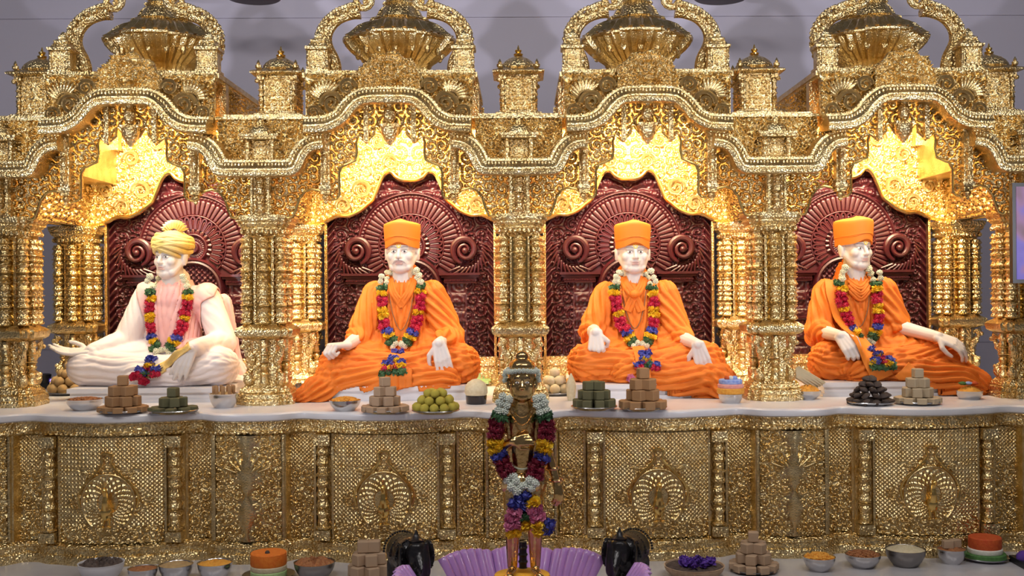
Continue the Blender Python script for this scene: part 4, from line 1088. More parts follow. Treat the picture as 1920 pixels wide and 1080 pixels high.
for a, b, cc, hd, th in (('R', G(1020, 845, .02), G(1040, 905, -.02), ((.1, -.25, -1), (.6, -.8, 0)), -1), ('L', G(922, 845, .03), G(958, 822, -.14), ((1, -.15, .15), (0, -1, .3)), 1)):
    s0 = G(1012 if a == 'R' else 942, 770); mb.capsule(s0, b, .046, .038, 12); mb.capsule(b, cc, .038, .026, 12); hand(mb, cc, hd[0], hd[1], .5, th, .95)
for s, hx, kx, fx in ((-1, 960, 956, 955), (1, 994, 998, 998)):
    mb.capsule(G(hx, 905), G(kx, 985, -.03), .082, .055, 14); mb.capsule(G(kx, 985, -.03), G(fx, 1060, .0), .054, .034, 14)
    f0 = G(fx, 1068, .0); mb.capsule(f0, f0 + [s * .02, -.14, -.0], .030, .026, 12, ((0, 0, 1), .75))
    for k in range(5): mb.capsule(f0 + [s * .02 + (k - 2) * .012, -.14, -.004], f0 + [s * .022 + (k - 2) * .014, -.175 + .006 * abs(k - 1), -.006], .0095, .0085, 8)
V, F = remesh(mb, .0062, 1); V[:, 2] = np.maximum(V[:, 2], .0)
bod = obj('body', mesh_np('body', V, F), 'statue_gold', fig, scale=(FK_,) * 3)
bv = BVHTree.FromPolygons([Vector(v) * FK_ for v in V], F.tolist())
def gfront(x, z, d=0.0, lim=-.035):
    h = bv.ray_cast(Vector((x, -1, z)), Vector((0, 1, 0))); y = h[0].y if h[0] else lim
    return Vector((x, min(y, lim) - d, z))
cl = MB().capsule(G(960, 905), G(994, 905), .095, .095, 16, ((0, 1, 0), .9)).capsule(G(976, 900, -.04), G(976, 960, -.05), .06, .03, 14)
v2, f2 = remesh(cl, .009, 2); v2 = fold(v2, f2, [(G(976, 880), G(976, 960), 2, 7, 1)], .014, 2); obj('loincloth', mesh_np('loincloth', v2, f2), 'statue_gold', fig, scale=(FK_,) * 3)
for s in (-1, 1):
    p = gfront((c[0] + s * .032) * FK_, (c[2] + .001) * FK_, .0, 9); m_ = MB().sphere(tuple(p), (.0085, .003, .0042), 12, 6); obj('eye', m_, 'eye_white', fig)
    m_ = MB().sphere((p.x, p.y - .002, p.z), (.0032, .002, .0035), 10, 6); obj('iris', m_, 'eye_dark', fig)
    m_ = MB().tube([tuple(gfront((c[0] + s * (.013 + .008 * k)) * FK_, (c[2] + .026 + .008 * math.sin(k / 5 * PI)) * FK_, .0005, 9)) for k in range(6)], .0016, 6); obj('eyebrow', m_, 'eye_dark', fig)
for k, (w_, dz, r_) in enumerate(((.045, .04, .0022), (.055, .07, .0022), (.05, .10, .0028))):
    z0 = .675; P = [tuple(gfront(w_ * x, z0 - dz * (1 - x * x) + .01, .003, 9)) for x in np.linspace(-1, 1, 15)]
    m_ = MB()
    for p in smooth_path(P, 2): m_.sphere(tuple(p), r_, 6, 4)
    m_.tube(P, r_ * .6, 5); obj('necklace', m_, 'statue_gold', fig)
for a, b in ((1031, 878), (1038, 900)):
    q = G(a, b, .0) * FK_; m_ = MB(); m_.lathe([(-.006, .028), (0, .031), (.006, .028)], tuple(q), 16); obj('bangle', m_, 'statue_gold', fig)
m_ = MB()
for k in range(34):
    x = -.05 + .1 * k / 33; m_.sphere(tuple(gfront(x, .455 - .02 * (1 - (x / .05) ** 2), .004, 9)), .0042, 6, 4)
obj('waist_chain', m_, 'fl_white', fig)
rod = MB().lathe([(0, .016), (.26, .016)], (0, .09, -.15), 12)
for k in range(8): rod.lathe([(0, .018), (.006, .021), (.012, .018)], (0, .09, -.13 + k * .03), 12)
obj('support_post', rod, 'black_metal', fig)
def H(px, py): return ((px - 975) / 457, (1075 - py) / 457)
gar = garland('thick garland of jasmine, maroon and yellow roses on the golden standing figure', tuple(FC),
    [([H(946, 738), H(938, 765), H(928, 795), H(924, 830), H(938, 862), H(955, 895), H(972, 915)], 'jjjgmmmyybmmmjjj'),
     ([H(1004, 738), H(1014, 765), H(1020, 795), H(1018, 830), H(1008, 862), H(994, 895), H(982, 912)], 'jjjgmmmyybmmmjjj'),
     ([H(975, 918), H(978, 950)], 'bby'), ([H(962, 932), H(958, 965), H(958, 1000)], 'bpppyg'), ([H(990, 932), H(1002, 960), H(1010, 995)], 'yppyyg'), ([H(975, 955), H(975, 990)], 'gpyg'), ([H(1014, 978), H(1024, 986)], 'b')],
    lambda x, z, d=0: gfront(x, z, d * 1.0), .026, 1.0, .004)
hb = thing('flower_headband', 'ring of small white jasmine flowers on the golden standing figure\'s head', 'headband', tuple(FC + np.array([0, -.01, .80])))
for k in range(22):
    a = 2 * PI * k / 22; obj('flower', FLW['tiny'], 'fl_jasmine', hb, (.058 * math.cos(a), .062 * math.sin(a) - .002, .034 + .003 * math.sin(3 * a)), (a, a, 0), (.40,) * 3)
for s in (-1, 1):
    for k in range(4): obj('flower', FLW['tiny'], 'fl_jasmine', hb, (s * (.066 + .004 * (k % 2)), -.01, .030 - .012 * k), (k, 0, 0), (.38,) * 3)

# ---- lotus basin
lot = thing('lotus_basin', 'glossy purple lotus-shaped basin with fluted petals round the golden figure', 'basin', (0, -1.55, FZ))
obj('bowl', MB().lathe([(0, .30), (.03, .34), (.06, .36), (.075, .345), (.04, .32), (.03, .02)], seg=48), 'lotus', lot)
obj('seed_pod', MB().lathe([(.035, .08), (.10, .09), (.17, .11), (.195, .118), (.206, .112), (.209, .10)], seg=32), 'yellow_pod', lot)
def petal_mesh(w, h, nfl, r0, r1):
    nu, nv = 61, 14; V = []; F = []
    for th in (0, 1):
        for j in range(nv):
            v = j / (nv - 1)
            for i in range(nu):
                u = -1 + 2 * i / (nu - 1); a = u * w / 2
                fl = abs(math.cos(u * nfl * PI / 2))
                hh = h * (1 - .10 * u * u) + .010 * fl * v
                r = r0 + (r1 - r0) * v ** 1.3 - .018 * fl * v ** .5 + th * .012
                V.append((r * math.sin(a), r * math.cos(a), .03 + hh * v))
    n = nu * nv
    for j in range(nv - 1):
        for i in range(nu - 1):
            q = j * nu + i; F += [(q, q + 1, q + nu + 1, q + nu), (n + q, n + q + nu, n + q + nu + 1, n + q + 1)]
    for i in range(nu - 1): q = (nv - 1) * nu + i; F.append((q, q + 1, n + q + 1, n + q)); F.append((i + 1, i, n + i, n + i + 1))
    for j in range(nv - 1):
        q = j * nu; F.append((q, q + nu, n + q + nu, n + q)); q += nu - 1; F.append((q + nu, q, n + q, n + q + nu))
    return mesh_np('petal', V, F, 50)
pw = petal_mesh(.60, .185, 7, .34, .455); pn = petal_mesh(.52, .19, 6, .40, .52)
for k in range(-1, 2): obj('petal', pw, 'lotus', lot, rot=(0, 0, k * .605))
for s in (-1, 1):
    for k in range(3): obj('petal', pn, 'lotus', lot, rot=(0, 0, s * (1.52 + k * .56)))
def elephant(x, y, rz, label):
    t = thing('elephant_figure', label, 'figurine', (x, y, FZ), 'black elephant figurines', rz)
    mb = MB(); mb.capsule((-.05, 0, .20), (.05, 0, .205), .075, .078, 16); mb.sphere((.125, 0, .235), (.055, .05, .058), 16, 10); mb.sphere((.14, 0, .27), (.03, .04, .025), 12, 8)
    P = [tuple(p) for p in smooth_path([(.165, 0, .225), (.20, 0, .19), (.225, 0, .17), (.25, 0, .19), (.255, 0, .235), (.245, 0, .28), (.25, 0, .305)], 4)]
    for a, b, k in zip(P[:-1], P[1:], range(99)): mb.capsule(a, b, .028 * (1 - k / 40), .028 * (1 - (k + 1) / 40), 10)
    for sx in (-.075, .075):
        for sy in (-.04, .04): mb.capsule((sx, sy, .16), (sx, sy, .03), .032, .030, 12)
    V, F = remesh(mb, .006, 2); V[:, 2] = np.maximum(V[:, 2], 0); obj('body', mesh_np('body', V, F), 'black_metal', t)
    for s in (-1, 1):
        e = MB(); e.sphere((.10, s * .062, .225), (.042, .012, .062), 14, 8, np.array(Matrix.Rotation(s * .35, 3, 'Z'))); ear = obj('ear', e, 'black_metal', t)
        m_ = MB()
        for k in range(14): a = k * 2 * PI / 14; m_.sphere((.10 + .040 * math.cos(a), s * .070, .225 + .058 * math.sin(a)), .0055, 6, 4)
        obj('ear_beads', m_, 'black_metal', ear)
        obj('tusk', MB().tube([(.165, s * .025, .205), (.195, s * .03, .195), (.215, s * .03, .205)], [.008, .006, .002], 7), 'black_metal', t)
    sd = MB().capsule((-.055, 0, .215), (.045, 0, .22), .078, .08, 16); obj('saddle_cloth', sd, 'black_metal', t)
    for xx in (-.09, 0.0, .075):
        m_ = MB()
        for k in range(22): a = k * PI / 21 - 0.0; m_.sphere((xx, (.081) * math.cos(a), .212 + .081 * math.sin(a)), .006, 6, 4)
        obj('bead_strap', m_, 'black_metal', t)
    hd = MB().lathe([(0, .03), (.012, .034), (.02, .02), (.04, .008), (.055, .002)], (.12, 0, .285), 12); obj('headdress', hd, 'black_metal', t)
elephant(-.505, -1.20, -1.15, 'black metal elephant figurine beside the lotus basin under the moustached statue')
elephant(.472, -1.20, -1.99, 'black metal elephant figurine beside the lotus basin under the knotted-robe statue')

# ================================================================== OFFERINGS
def bcube(a, b=.16):
    mb = MB(); k = 1 - b
    mb.stack([(-a, a * k), (-a * k, a), (a * k, a), (a, a * k)], chamfer(b)); return mb.mesh('sweet', 40)
CUBE = bcube(1.0)
mb = MB(); mb.sphere((0, 0, 0), 1, 12, 8); v = mb.arr(); rq = np.random.default_rng(4); mb.v = [v * (1 + rq.uniform(-.06, .06, (len(v), 1)))]; BALL = mb.mesh('ball', 180)
def scale_at(y): return FPX / (6.1 + y)
def spot(px, pyb, z, wpx, bf):
    p = atz(px, pyb, z); R = wpx / 2 / scale_at(p.y); y = p.y + R * bf; R = wpx / 2 / scale_at(y); return np.array([p.x * (6.1 + y) / (6.1 + p.y), y, z]), R
def bowl_prof(R, h, b=.62, th=.004):
    P = [(0, R * b * .96), (.004, R * b)]
    for k in range(1, 9): t = k / 8; P.append((.004 + (h - .004) * t, R * (b + (1 - b) * math.sin(t * PI / 2) ** .9)))
    P += [(h + .003, R * 1.02), (h + .003, R * .98)]
    for k in range(8, 0, -1): t = k / 8; P.append((.012 + (h - .012) * t, R * (b + (1 - b) * math.sin(t * PI / 2) ** .9) - th))
    P.append((.012, R * .1)); return P
def heap(R, z0, hh, seed, lump=.006, n=22):
    rnd = np.random.default_rng(seed); V = [(0, 0, z0 + hh)]; F = []; seg = 40; rings = 9
    for j in range(1, rings + 1):
        r = R * j / rings
        for k in range(seg):
            a = 2 * PI * k / seg; V.append((r * math.cos(a), r * math.sin(a), z0 + hh * (1 - (j / rings) ** 2) + rnd.uniform(-lump, lump) * (1 if j < rings else .2)))
    for k in range(seg):
        F.append((0, 1 + k, 1 + (k + 1) % seg))
        for j in range(rings - 1): a = 1 + j * seg; F.append((a + k, a + seg + k, a + seg + (k + 1) % seg, a + (k + 1) % seg))
    b = len(V); 
    for k in range(seg): V.append((R * .9 * math.cos(2 * PI * k / seg), R * .9 * math.sin(2 * PI * k / seg), z0 - .012))
    a = 1 + (rings - 1) * seg
    for k in range(seg): F.append((a + k, b + k, b + (k + 1) % seg, a + (k + 1) % seg))
    F.append(tuple(range(b + seg - 1, b - 1, -1)))
    return mesh_np('heap', V, F, 60)
def bowl(label, flabel, px, pyb, wpx, h, z, fm, bm='steel', b=.62, hh=.012, lump=.005, fname='snack_heap', grains=None):
    c, R = spot(px, pyb, z, wpx, b)
    o = obj('bowl', MB().lathe(bowl_prof(R, h, b), seg=32), bm, None, tuple(c)); tag(o, label, 'bowl', 'offering bowls')
    f = obj(fname, heap(R * .95, h - .004, hh, int(px), lump), fm, None, tuple(c))
    if grains:
        mb = MB(); rnd = random.Random(int(px)); f.name = fname
        for k in range(grains[0]):
            r = R * .88 * math.sqrt(rnd.random()); a = rnd.uniform(0, 6.28); rr = grains[1]
            mb.sphere((r * math.cos(a), r * math.sin(a), h - .002 + hh * (1 - (r / R) ** 2)), (rr * rnd.uniform(.8, 1.3), rr * rnd.uniform(.7, 1), rr * .8), 6, 4)
        hm = f.data; mb2 = MB(); mb2.add([v.co[:] for v in hm.vertices], [tuple(p.vertices) for p in hm.polygons]); mb2.add(mb.arr(), mb.f); f.data = mb2.mesh(fname, 60); f.data.materials.append(MATS[fm])
    tag(f, flabel, 'snack', None, 'stuff'); return c, R
def plate(label, px, pyb, wpx, z, m='steel'):
    c, R = spot(px, pyb, z, wpx, .72)
    o = obj('plate', MB().lathe([(0, R * .70), (.004, R * .74), (.012, R * .97), (.016, R), (.019, R * .99), (.013, R * .93), (.007, R * .72), (.007, R * .05)], seg=36), m, None, tuple(c))
    tag(o, label, 'plate', 'offering plates'); return c, R
def cubes(label, group, c, R, layers, a, m, seed=0, jit=.15):
    """layers: [(ring radius factor, count)]"""
    rnd = random.Random(seed); z = c[2] + .0085
    for rf, n in layers:
        for k in range(n):
            th = 2 * PI * (k + .5) / n - PI / 2; r = rf * R
            o = obj('sweet_cube', CUBE, m, None, (c[0] + r * math.cos(th), c[1] + r * math.sin(th), z + a), (0, 0, th + rnd.uniform(-jit, jit)), (a, a, a)); tag(o, label, 'sweet', group)
        z += 2 * a * 1.01
def rings3(label, group, c, R, specs, a, m, seed=0, sq=1.0):
    """specs per layer: list of (radius factor, count) rings"""
    rnd = random.Random(seed); z = c[2] + .0085
    for li, ly in enumerate(specs):
        ah = a * (sq if li == 0 else 1)
        for rf, n in ly:
            n = max(1, min(n, int(2 * PI * rf * R / (2.28 * a)))) if n > 1 else n; t0 = rnd.uniform(-.3, .3)
            for k in range(n):
                th = 2 * PI * (k + .5) / max(n, 1) - PI / 2 + t0; r = rf * R
                o = obj('sweet_cube', CUBE, m, None, (c[0] + r * math.cos(th), c[1] + r * math.sin(th), z + ah), (0, 0, th + rnd.uniform(-.22, .22)), (a * rnd.uniform(.93, 1.03), a, ah)); tag(o, label, 'sweet', group)
        z += 2 * ah * 1.01
def balls(label, group, c, R, specs, r, m, name='sweet_ball'):
    z = c[2] + .008 + r
    for li, ly in enumerate(specs):
        for rf, n in ly:
            for k in range(n):
                th = 2 * PI * (k + .5 * (li % 2)) / max(n, 1) - PI / 2
                o = obj(name, BALL, m, None, (c[0] + rf * R * math.cos(th), c[1] + rf * R * math.sin(th), z), (k, k * 2, 0), (r, r, r * .95)); tag(o, label, 'sweet', group)
        z += r * 1.45
Z = CZ
# along the marble slab
c, R = plate('steel plate of tan balls behind the outer column near the white-robed statue', 130, 742, 84, Z)
balls('tan sweet ball in the pile behind the nut bowl', 'tan sweet balls', c, R, [[(.72, 9), (.3, 4)], [(.55, 7), (0, 1)], [(.3, 4)], [(0, 1)]], .030, 'f_laddu')
bowl('steel bowl of reddish nuts beside the pyramid of brown cubes', 'reddish brown nuts filling the bowl before the white-robed statue', 159, 771, 66, .055, Z, 'f_nut', grains=(90, .007), fname='nut_heap')
c, R = plate('steel plate under the brown cube pyramid before the white-robed statue', 231, 778, 88, Z)
rings3('brown fudge cube in the pyramid before the white-robed statue', 'brown cubes by the white-robed statue', c, R, [[(.80, 11)], [(.50, 8), (0, 1)], [(.36, 6)], [(0, 1)]], .0255, 'f_brown', 1, .55)
c, R = plate('steel plate of olive chunks before the white-robed statue', 325, 778, 92, Z)
rings3('olive green sweet chunk before the white-robed statue', 'olive chunks by the white-robed statue', c, R, [[(.76, 9)], [(.36, 5)], [(.02, 1)]], .024, 'f_green', 4, .5)
c, R = bowl('deep steel bowl of short rolls next to the column', 'layer of crumbs in the bowl of rolls', 420, 766, 54, .072, Z, 'f_laddu', b=.68)
ROLL = MB().lathe([(-1, .35), (-.9, .42), (.9, .42), (1, .35)], seg=10).mesh('roll')
for k in range(9):
    a = 2 * PI * k / 9; tag(obj('sweet_roll', ROLL, 'f_brown', None, (c[0] + R * .66 * math.cos(a), c[1] + R * .66 * math.sin(a), Z + .092), (0, 0, 0), (.024,) * 3), 'pale brown roll standing in the deep steel bowl', 'sweet', 'rolls in the deep bowl')
bowl('small terracotta bowl of dark bits beside the moustached statue', 'dark dried bits in the small terracotta bowl', 562, 741, 34, .042, Z, 'f_dark', 'clay', hh=.025, lump=.010)
bowl('steel bowl of orange crunchy sticks before the moustached statue', 'orange crunchy sticks heaped before the moustached statue', 647, 772, 58, .052, Z, 'f_orange', 'steel', hh=.02, grains=(110, .006))
c, R = plate('steel plate under beige cubes before the moustached statue', 722, 777, 86, Z)
rings3('beige coconut cube before the moustached statue', 'beige cubes by the moustached statue', c, R, [[(.82, 14)], [(.45, 7)], [(.28, 4)], [(0, 1)]], .0235, 'f_tan', 2, .6)
c, R = plate('steel plate of yellow-green balls before the moustached statue', 817, 778, 90, Z)
balls('yellow-green sweet ball before the moustached statue', 'yellow-green sweet balls', c, R, [[(.80, 12), (.45, 6)], [(.60, 8), (.2, 3)], [(.32, 5)]], .0235, 'f_lime')
c, R = spot(893, 759, Z, 40, .9)
cup = thing('dessert_cup', 'short glass of black syrup with a creamy puff on top', 'cup', tuple(c))
obj('glass', MB().lathe([(0, R * .9), (.004, R * .95), (.045, R), (.047, R), (.047, R * .95), (.04, R * .9), (.04, .001)], seg=28), 'syrup', cup)
mbb = MB(); mbb.lathe([(.04, R * .9), (.06, R * 1.08), (.09, R * 1.05), (.115, R * .8), (.13, R * .4), (.135, .004)], seg=24); obj('cream', mbb, 'f_cream', cup)
c, R = plate('steel plate of fried strips behind the golden figure', 893, 724, 86, Z)
rnd = random.Random(5)
STRIP = MB().box(-1, 1, -.22, .22, -.18, .18).mesh('strip')
for k in range(26):
    a = rnd.uniform(0, 6.28); r = R * .6 * math.sqrt(rnd.random()); tag(obj('fried_strip', STRIP, 'f_orange', None, (c[0] + r * math.cos(a), c[1] + r * math.sin(a) * .7, Z + .02 + .10 * rnd.random() * (1 - r / R)), (rnd.uniform(-.4, .4), rnd.uniform(-.5, .5), rnd.uniform(0, 3)), (.036, .036, .036)), 'orange fried strip in the pile behind the golden figure', 'snack', 'fried strips')
for k in range(4): tag(obj('green_bar', STRIP, 'f_pale_green', None, (c[0] + .03 + .012 * k, c[1] - R * .72 + .012 * k, Z + .022 + .016 * k), (0, 0, .2 * k - .2), (.055, .06, .045)), 'pale green sweet bar before the fried strips', 'sweet', 'green bars')
tag(obj('red_slice', STRIP, 'f_redorange', None, (c[0] + .05, c[1] - R * .35, Z + .10), (0, .3, .5), (.03, .05, .04)), 'small red slice on the pile of fried strips', 'snack')
c, R = plate('steel plate of cream balls behind the golden figure', 1040, 743, 66, Z)
balls('cream coloured sweet ball behind the golden figure', 'cream sweet balls', c, R, [[(.66, 7), (.1, 1)], [(.4, 5)], [(.0, 1)]], .031, 'f_cream')
for k in range(6): tag(obj('fried_puff', BALL, 'f_orange', None, (c[0] + .10 + .03 * (k % 3), c[1] + .10 + .03 * (k // 3), Z + .03 + .035 * (k % 2)), (k, 0, 0), (.034, .03, .026)), 'golden fried puff behind the cream balls', 'snack', 'fried puffs')
c, R = spot(1071, 752, Z, 16, .9); cn = thing('cream_cone', 'slim pale cream cone standing by the plate of dark green cubes', 'sweet', tuple(c))
obj('cone', MB().lathe([(0, .018), (.03, .024), (.08, .028), (.11, .022), (.135, .010), (.15, .003)], seg=18), 'f_cream', cn)
c, R = plate('steel plate of dark green cubes before the knotted-robe statue', 1114, 771, 88, Z)
rings3('dark green sweet cube before the knotted-robe statue', 'dark green cubes', c, R, [[(.74, 9), (.3, 3)], [(.50, 7)], [(.28, 3)]], .0225, 'f_green', 7)
c, R = plate('steel plate under the brown cube pyramid before the knotted-robe statue', 1206, 772, 90, Z)
rings3('brown fudge cube in the pyramid before the knotted-robe statue', 'brown cubes by the knotted-robe statue', c, R, [[(.78, 12), (.4, 5)], [(.46, 7)], [(.36, 5)], [(.0, 1)]], .0270, 'f_brown', 3, .75)
def layered(label, px, pyb, wpx, z, layers, cat='dessert'):
    c, R = spot(px, pyb, z, wpx, .9); t = thing('layered_dessert', label, cat, tuple(c)); zz = 0
    for k, (h, rf, m) in enumerate(layers):
        obj('layer', MB().lathe([(zz, R * rf * .97), (zz + h * .15, R * rf), (zz + h * .85, R * rf), (zz + h, R * rf * .96), (zz + h, .003)], seg=36), m, t); zz += h
    return c, R, t, zz
c, R = bowl('steel bowl holding the pink and blue dessert near the knotted-robe statue', 'orange filling in the bowl under the pink and blue dessert', 1370, 757, 46, .045, Z, 'f_orange', b=.75)
t = thing('layered_dessert', 'orange, pink and blue layered dessert on a steel bowl', 'dessert', (c[0], c[1], Z + .05))
for k, (h, rf, m) in enumerate(((.030, 1.12, 'f_orange'), (.022, 1.05, 'f_pink'), (.024, .95, 'f_sky'))):
    z0 = (0, .030, .052)[k]; obj('layer', MB().lathe([(z0, R * rf * .96), (z0 + .004, R * rf), (z0 + h - .004, R * rf), (z0 + h, R * rf * .95), (z0 + h, .002)], seg=30), m, t)
for k in range(3): obj('topping', BALL, ('f_redorange', 'f_white', 'f_sky')[k], t, (.02 * (k - 1), -.01, .083), scale=(.016, .014, .012))
c, R = bowl('steel bowl of yellow snacks beside the plinth of the scarf-wearing statue', 'yellow crunchy snack in the bowl with pale sticks', 1515, 750, 48, .045, Z, 'f_orange', hh=.03, lump=.012)
for k in range(5): tag(obj('wafer_stick', STRIP, 'f_cream', None, (c[0] - .02 + .012 * k, c[1] + .035, Z + .098 + .008 * k), (0, .55, -.15 * k + .3), (.085, .045, .04)), 'pale flat wafer stick leaning over the yellow snacks', 'snack', 'wafer sticks')
for k in range(3): tag(obj('marigold', FLW['round'], 'fl_yellow', None, (c[0] - .075 + .01 * k, c[1] + .06 - .03 * k, Z + .115 - .036 * k), (k, 0, 0), (.9,) * 3), 'yellow marigold beside the wafer sticks', 'flower', 'marigolds by the wafers')
c, R = plate('steel plate of dark cookies before the scarf-wearing statue', 1632, 762, 88, Z)
rnd = random.Random(11)
mb = MB(); mb.sphere((0, 0, 0), (1, 1, .6), 9, 6); v = mb.arr(); mb.v = [v * (1 + np.random.default_rng(9).uniform(-.2, .2, (len(v), 1)))]; COOK = mb.mesh('cookie', 60)
for li, (n, rf) in enumerate(((12, .82), (6, .45), (10, .66), (8, .5), (6, .34), (3, .14))):
    zz = (.02, .02, .05, .08, .108, .135)[li]
    for k in range(n):
        a = 2 * PI * (k + .3 * li) / n; tag(obj('dark_cookie', COOK, 'f_dark', None, (c[0] + rf * R * math.cos(a), c[1] + rf * R * math.sin(a), Z + zz), (rnd.uniform(-.5, .5), rnd.uniform(-.5, .5), a), (.024, .022, .022)), 'dark dried cookie in the pile before the scarf-wearing statue', 'snack', 'dark cookies')
c, R = plate('steel plate under beige cubes before the scarf-wearing statue', 1721, 761, 86, Z)
rings3('beige coconut cube before the scarf-wearing statue', 'beige cubes by the scarf-wearing statue', c, R, [[(.80, 13)], [(.46, 7)], [(.30, 4)], [(0, 1)]], .0245, 'f_beige', 6, .6)
c, R = bowl('steel bowl with orange and green garnish near the scarf-wearing statue', 'orange snack heaped in the garnished bowl', 1818, 750, 48, .042, Z, 'f_orange', b=.8, hh=.03)
for k, m in enumerate(('f_leaf', 'f_sky', 'f_redorange')): tag(obj('garnish', COOK, m, None, (c[0] - .035 + .03 * k, c[1], Z + .085), (0, 0, k), (.022, .02, .016)), ('green', 'blue', 'red')[k] + ' garnish on the orange snack bowl', 'garnish')
# on the floor before the altar
Z = FZ
bowl('pale bowl of dark dried pieces at the end of the floor row', 'dark dried pieces on the pale floor bowl', 190, 1092, 82, .075, Z, 'f_dark', 'marble', b=.7, hh=.012, lump=.014)
bowl('small steel floor bowl of brown powder', 'brown powder filling the small floor bowl', 268, 1096, 54, .065, Z, 'f_nut', 'steel', hh=.012, lump=.003)
bowl('steel floor bowl of pale tan grains', 'pale tan grains heaped in the floor bowl', 330, 1092, 62, .072, Z, 'f_laddu', 'steel', hh=.018, lump=.003)
bowl('steel floor bowl of orange snack beside the tan grains', 'orange snack in the bowl beside the tan grains', 403, 1090, 64, .075, Z, 'f_orange', 'steel', hh=.014)
c, R = plate('dark steel plate under the orange, cream and green dessert', 504, 1092, 98, Z, 'steel_dark')
layered_c = spot(504, 1084, Z + .008, 68, .9)
t = thing('layered_dessert', 'round dessert with orange top, cream middle and green bottom on dark plate', 'dessert', (c[0], c[1], Z + .008)); R = R * .68
for k, (z0, h, m) in enumerate(((0, .03, 'f_pale_green'), (.03, .025, 'f_cream'), (.055, .06, 'f_deep_orange'))):
    obj('layer', MB().lathe([(z0, R * .97), (z0 + .004, R), (z0 + h - .004, R), (z0 + h, R * .96), (z0 + h, .002)], seg=36), m, t)
obj('cherry', BALL, 'f_dark', t, (0, -R * .3, .116), scale=(.012,) * 3)
bowl('wide dark-rimmed floor bowl of dried slices', 'brown dried slices in the dark-rimmed floor bowl', 590, 1090, 76, .075, Z, 'f_nut', 'steel_dark', hh=.02, lump=.012)
c, R = plate('steel floor plate under brown cubes beside an elephant figurine', 692, 1090, 80, Z)
rings3('brown fudge cube in the floor pile beside an elephant figurine', 'brown cubes on the floor', c, R, [[(.68, 7), (.1, 1)], [(.5, 5)], [(.25, 2)]], .028, 'f_tan', 8)
c, R = bowl('wide brown dish with purple flowers next to an elephant figurine', 'brown filling in the dish of purple flowers', 1302, 1092, 112, .055, Z, 'f_dark', 'f_tan', b=.7, hh=.01)
rnd = random.Random(2)
for k in range(12): a = rnd.uniform(0, 6.28); r = R * .6 * math.sqrt(rnd.random()); tag(obj('purple_flower', FLW['leaf'], 'f_purple', None, (c[0] + r * math.cos(a), c[1] + r * math.sin(a), Z + .078), (a, 0, k), (.8,) * 3), 'purple flower head floating in the wide brown dish', 'flower', 'purple flowers')
c, R = plate('dark plate under beige cubes on the floor below the knotted-robe side column', 1413, 1079, 92, Z, 'steel_dark')
rings3('beige coconut cube in the floor pyramid on the dark plate', 'beige cubes on the floor', c, R, [[(.80, 13)], [(.52, 8)], [(.36, 5)], [(0, 1)]], .0245, 'f_tan', 9, .7)
bowl('steel floor bowl of bright orange pieces', 'bright orange pieces in the steel floor bowl', 1536, 1074, 60, .065, Z, 'f_orange', 'steel', b=.6, hh=.018, grains=(60, .009))
bowl('steel floor bowl of brown seeds', 'brown seeds in the steel floor bowl', 1618, 1068, 66, .062, Z, 'f_nut', 'steel', b=.6, hh=.016, grains=(110, .006), fname='seed_heap')
bowl('largest dark steel floor bowl filled with cream rice', 'cream rice with dark flecks in the largest floor bowl', 1698, 1066, 74, .08, Z, 'f_cream', 'steel_dark', b=.62, hh=.02, lump=.003, fname='rice_heap')
c, R = bowl('steel floor bowl with two pale blocks beside the red dessert', 'brown crumbs in the bowl with pale blocks', 1784, 1060, 54, .07, Z, 'f_nut', 'steel', b=.65)
for k in range(2): tag(obj('pale_block', CUBE, 'f_tan', None, (c[0] - .02 + .045 * k, c[1] - .005 + .02 * k, Z + .095), (0, 0, .3 * k), (.024, .02, .02)), 'pale sweet block resting in the floor bowl beside the red dessert', 'sweet', 'pale blocks')
c, R = plate('steel plate under the red, white and green dessert', 1847, 1057, 88, Z)
t = thing('layered_dessert', 'round dessert with red top, white middle and green bottom on steel plate', 'dessert', (c[0], c[1], Z + .008))
for k, (z0, h, m, rf) in enumerate(((0, .028, 'f_leaf', .86), (.028, .025, 'f_white', .72), (.053, .055, 'f_redorange', .68))):
    obj('layer', MB().lathe([(z0, R * rf * .97), (z0 + .004, R * rf), (z0 + h - .004, R * rf), (z0 + h, R * rf * .96), (z0 + h, .002)], seg=36), m, t)
c, R = spot(1921, 1064, Z, 36, .9); tag(obj('plum', BALL, 'f_purple', None, (c[0], c[1], Z + .036), (0, 0, 0), (.04, .04, .036)), 'dark purple round fruit on the floor past the red dessert', 'fruit')

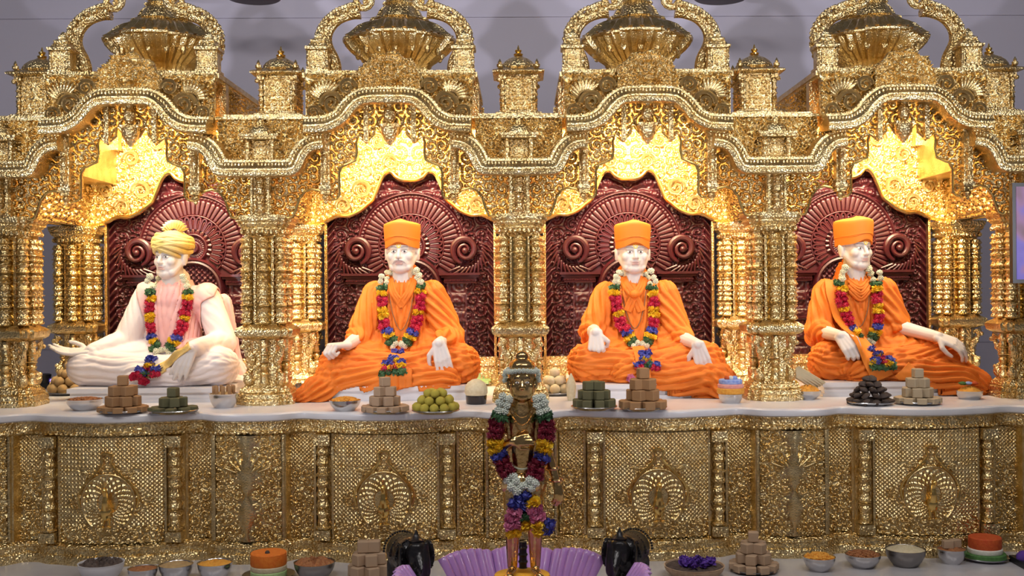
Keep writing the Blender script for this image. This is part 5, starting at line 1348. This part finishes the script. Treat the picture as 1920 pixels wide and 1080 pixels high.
# ================================================================== SCREEN, STAGE LAMP, HANGING CANOPIES
p0 = at(1898, 343, -.78); p1 = at(1898, 531, -.78)
scr = thing('display_screen', 'black framed upright display showing a purple and pink picture', 'screen', (p0.x + .21, -.78, FZ), None, 0)
hgt = p0.z - p1.z; zb = p1.z - FZ
obj('frame', MB().box(-.21, .21, 0, .035, zb, zb + hgt), 'black', scr)
m = bpy.data.materials.new('screen_picture'); m.use_nodes = True; n = m.node_tree.nodes; l = m.node_tree.links; bs_ = n['Principled BSDF']
tc = n.new('ShaderNodeTexCoord'); nz = n.new('ShaderNodeTexNoise'); nz.inputs['Scale'].default_value = 7; nz.inputs['Detail'].default_value = 1.5; rp = n.new('ShaderNodeValToRGB')
for k, (ps, cc) in enumerate(((.30, (.10, .06, .45)), (.45, (.20, .14, .62)), (.55, (.36, .16, .34)), (.68, (.22, .10, .12)))):
    e = rp.color_ramp.elements[k] if k < 2 else rp.color_ramp.elements.new(ps); e.position = ps; e.color = (*cc, 1)
l.new(tc.outputs['Object'], nz.inputs['Vector']); l.new(nz.outputs['Fac'], rp.inputs['Fac']); l.new(rp.outputs['Color'], bs_.inputs['Emission Color']); bs_.inputs['Emission Strength'].default_value = .7; bs_.inputs['Base Color'].default_value = (0.02, .02, .03, 1); MATS['screen_picture'] = m
obj('picture', MB().box(-.192, .192, -.003, 0, zb + .018, zb + hgt - .018), 'screen_picture', scr)
obj('stand', MB().box(-.03, .03, .035, .06, .03, zb + hgt * .5).box(-.16, .16, -.12, .18, 0, .03), 'black', scr)
q = atz(84, 722, CZ)
lt = thing('stage_lamp', 'small black stage lamp with violet light behind the outer column', 'lamp', (q.x * (6.1 + 1.04) / (6.1 + q.y), 1.04, CZ))
obj('housing', MB().lathe([(.03, .02), (.035, .035), (.09, .04), (.095, .03)], seg=18), 'black', lt); obj('foot', MB().box(-.03, .03, -.03, .03, 0, .035), 'black', lt)
obj('lens', MB().sphere((.045, 0, .05), (.012, .012, .012)), 'lamp_glow', lt)
for px, lb in ((475, 'dark red hanging disc canopy between the white-robed and moustached statues\' domes'), (1352, 'dark red hanging disc canopy between the knotted-robe and scarf statues\' domes')):
    p = at(px, -4, 1.3); t = thing('hanging_canopy', lb, 'canopy', (p.x, 1.3, p.z))
    obj('disc', MB().lathe([(-.006, .02), (-.006, .17), (.0, .18), (.02, .17), (.05, .10), (.07, .02)], seg=32), 'maroon', t)
    obj('rod', MB().lathe([(.06, .008), (5.15 - p.z, .008)], seg=8), 'gold_smooth', t)
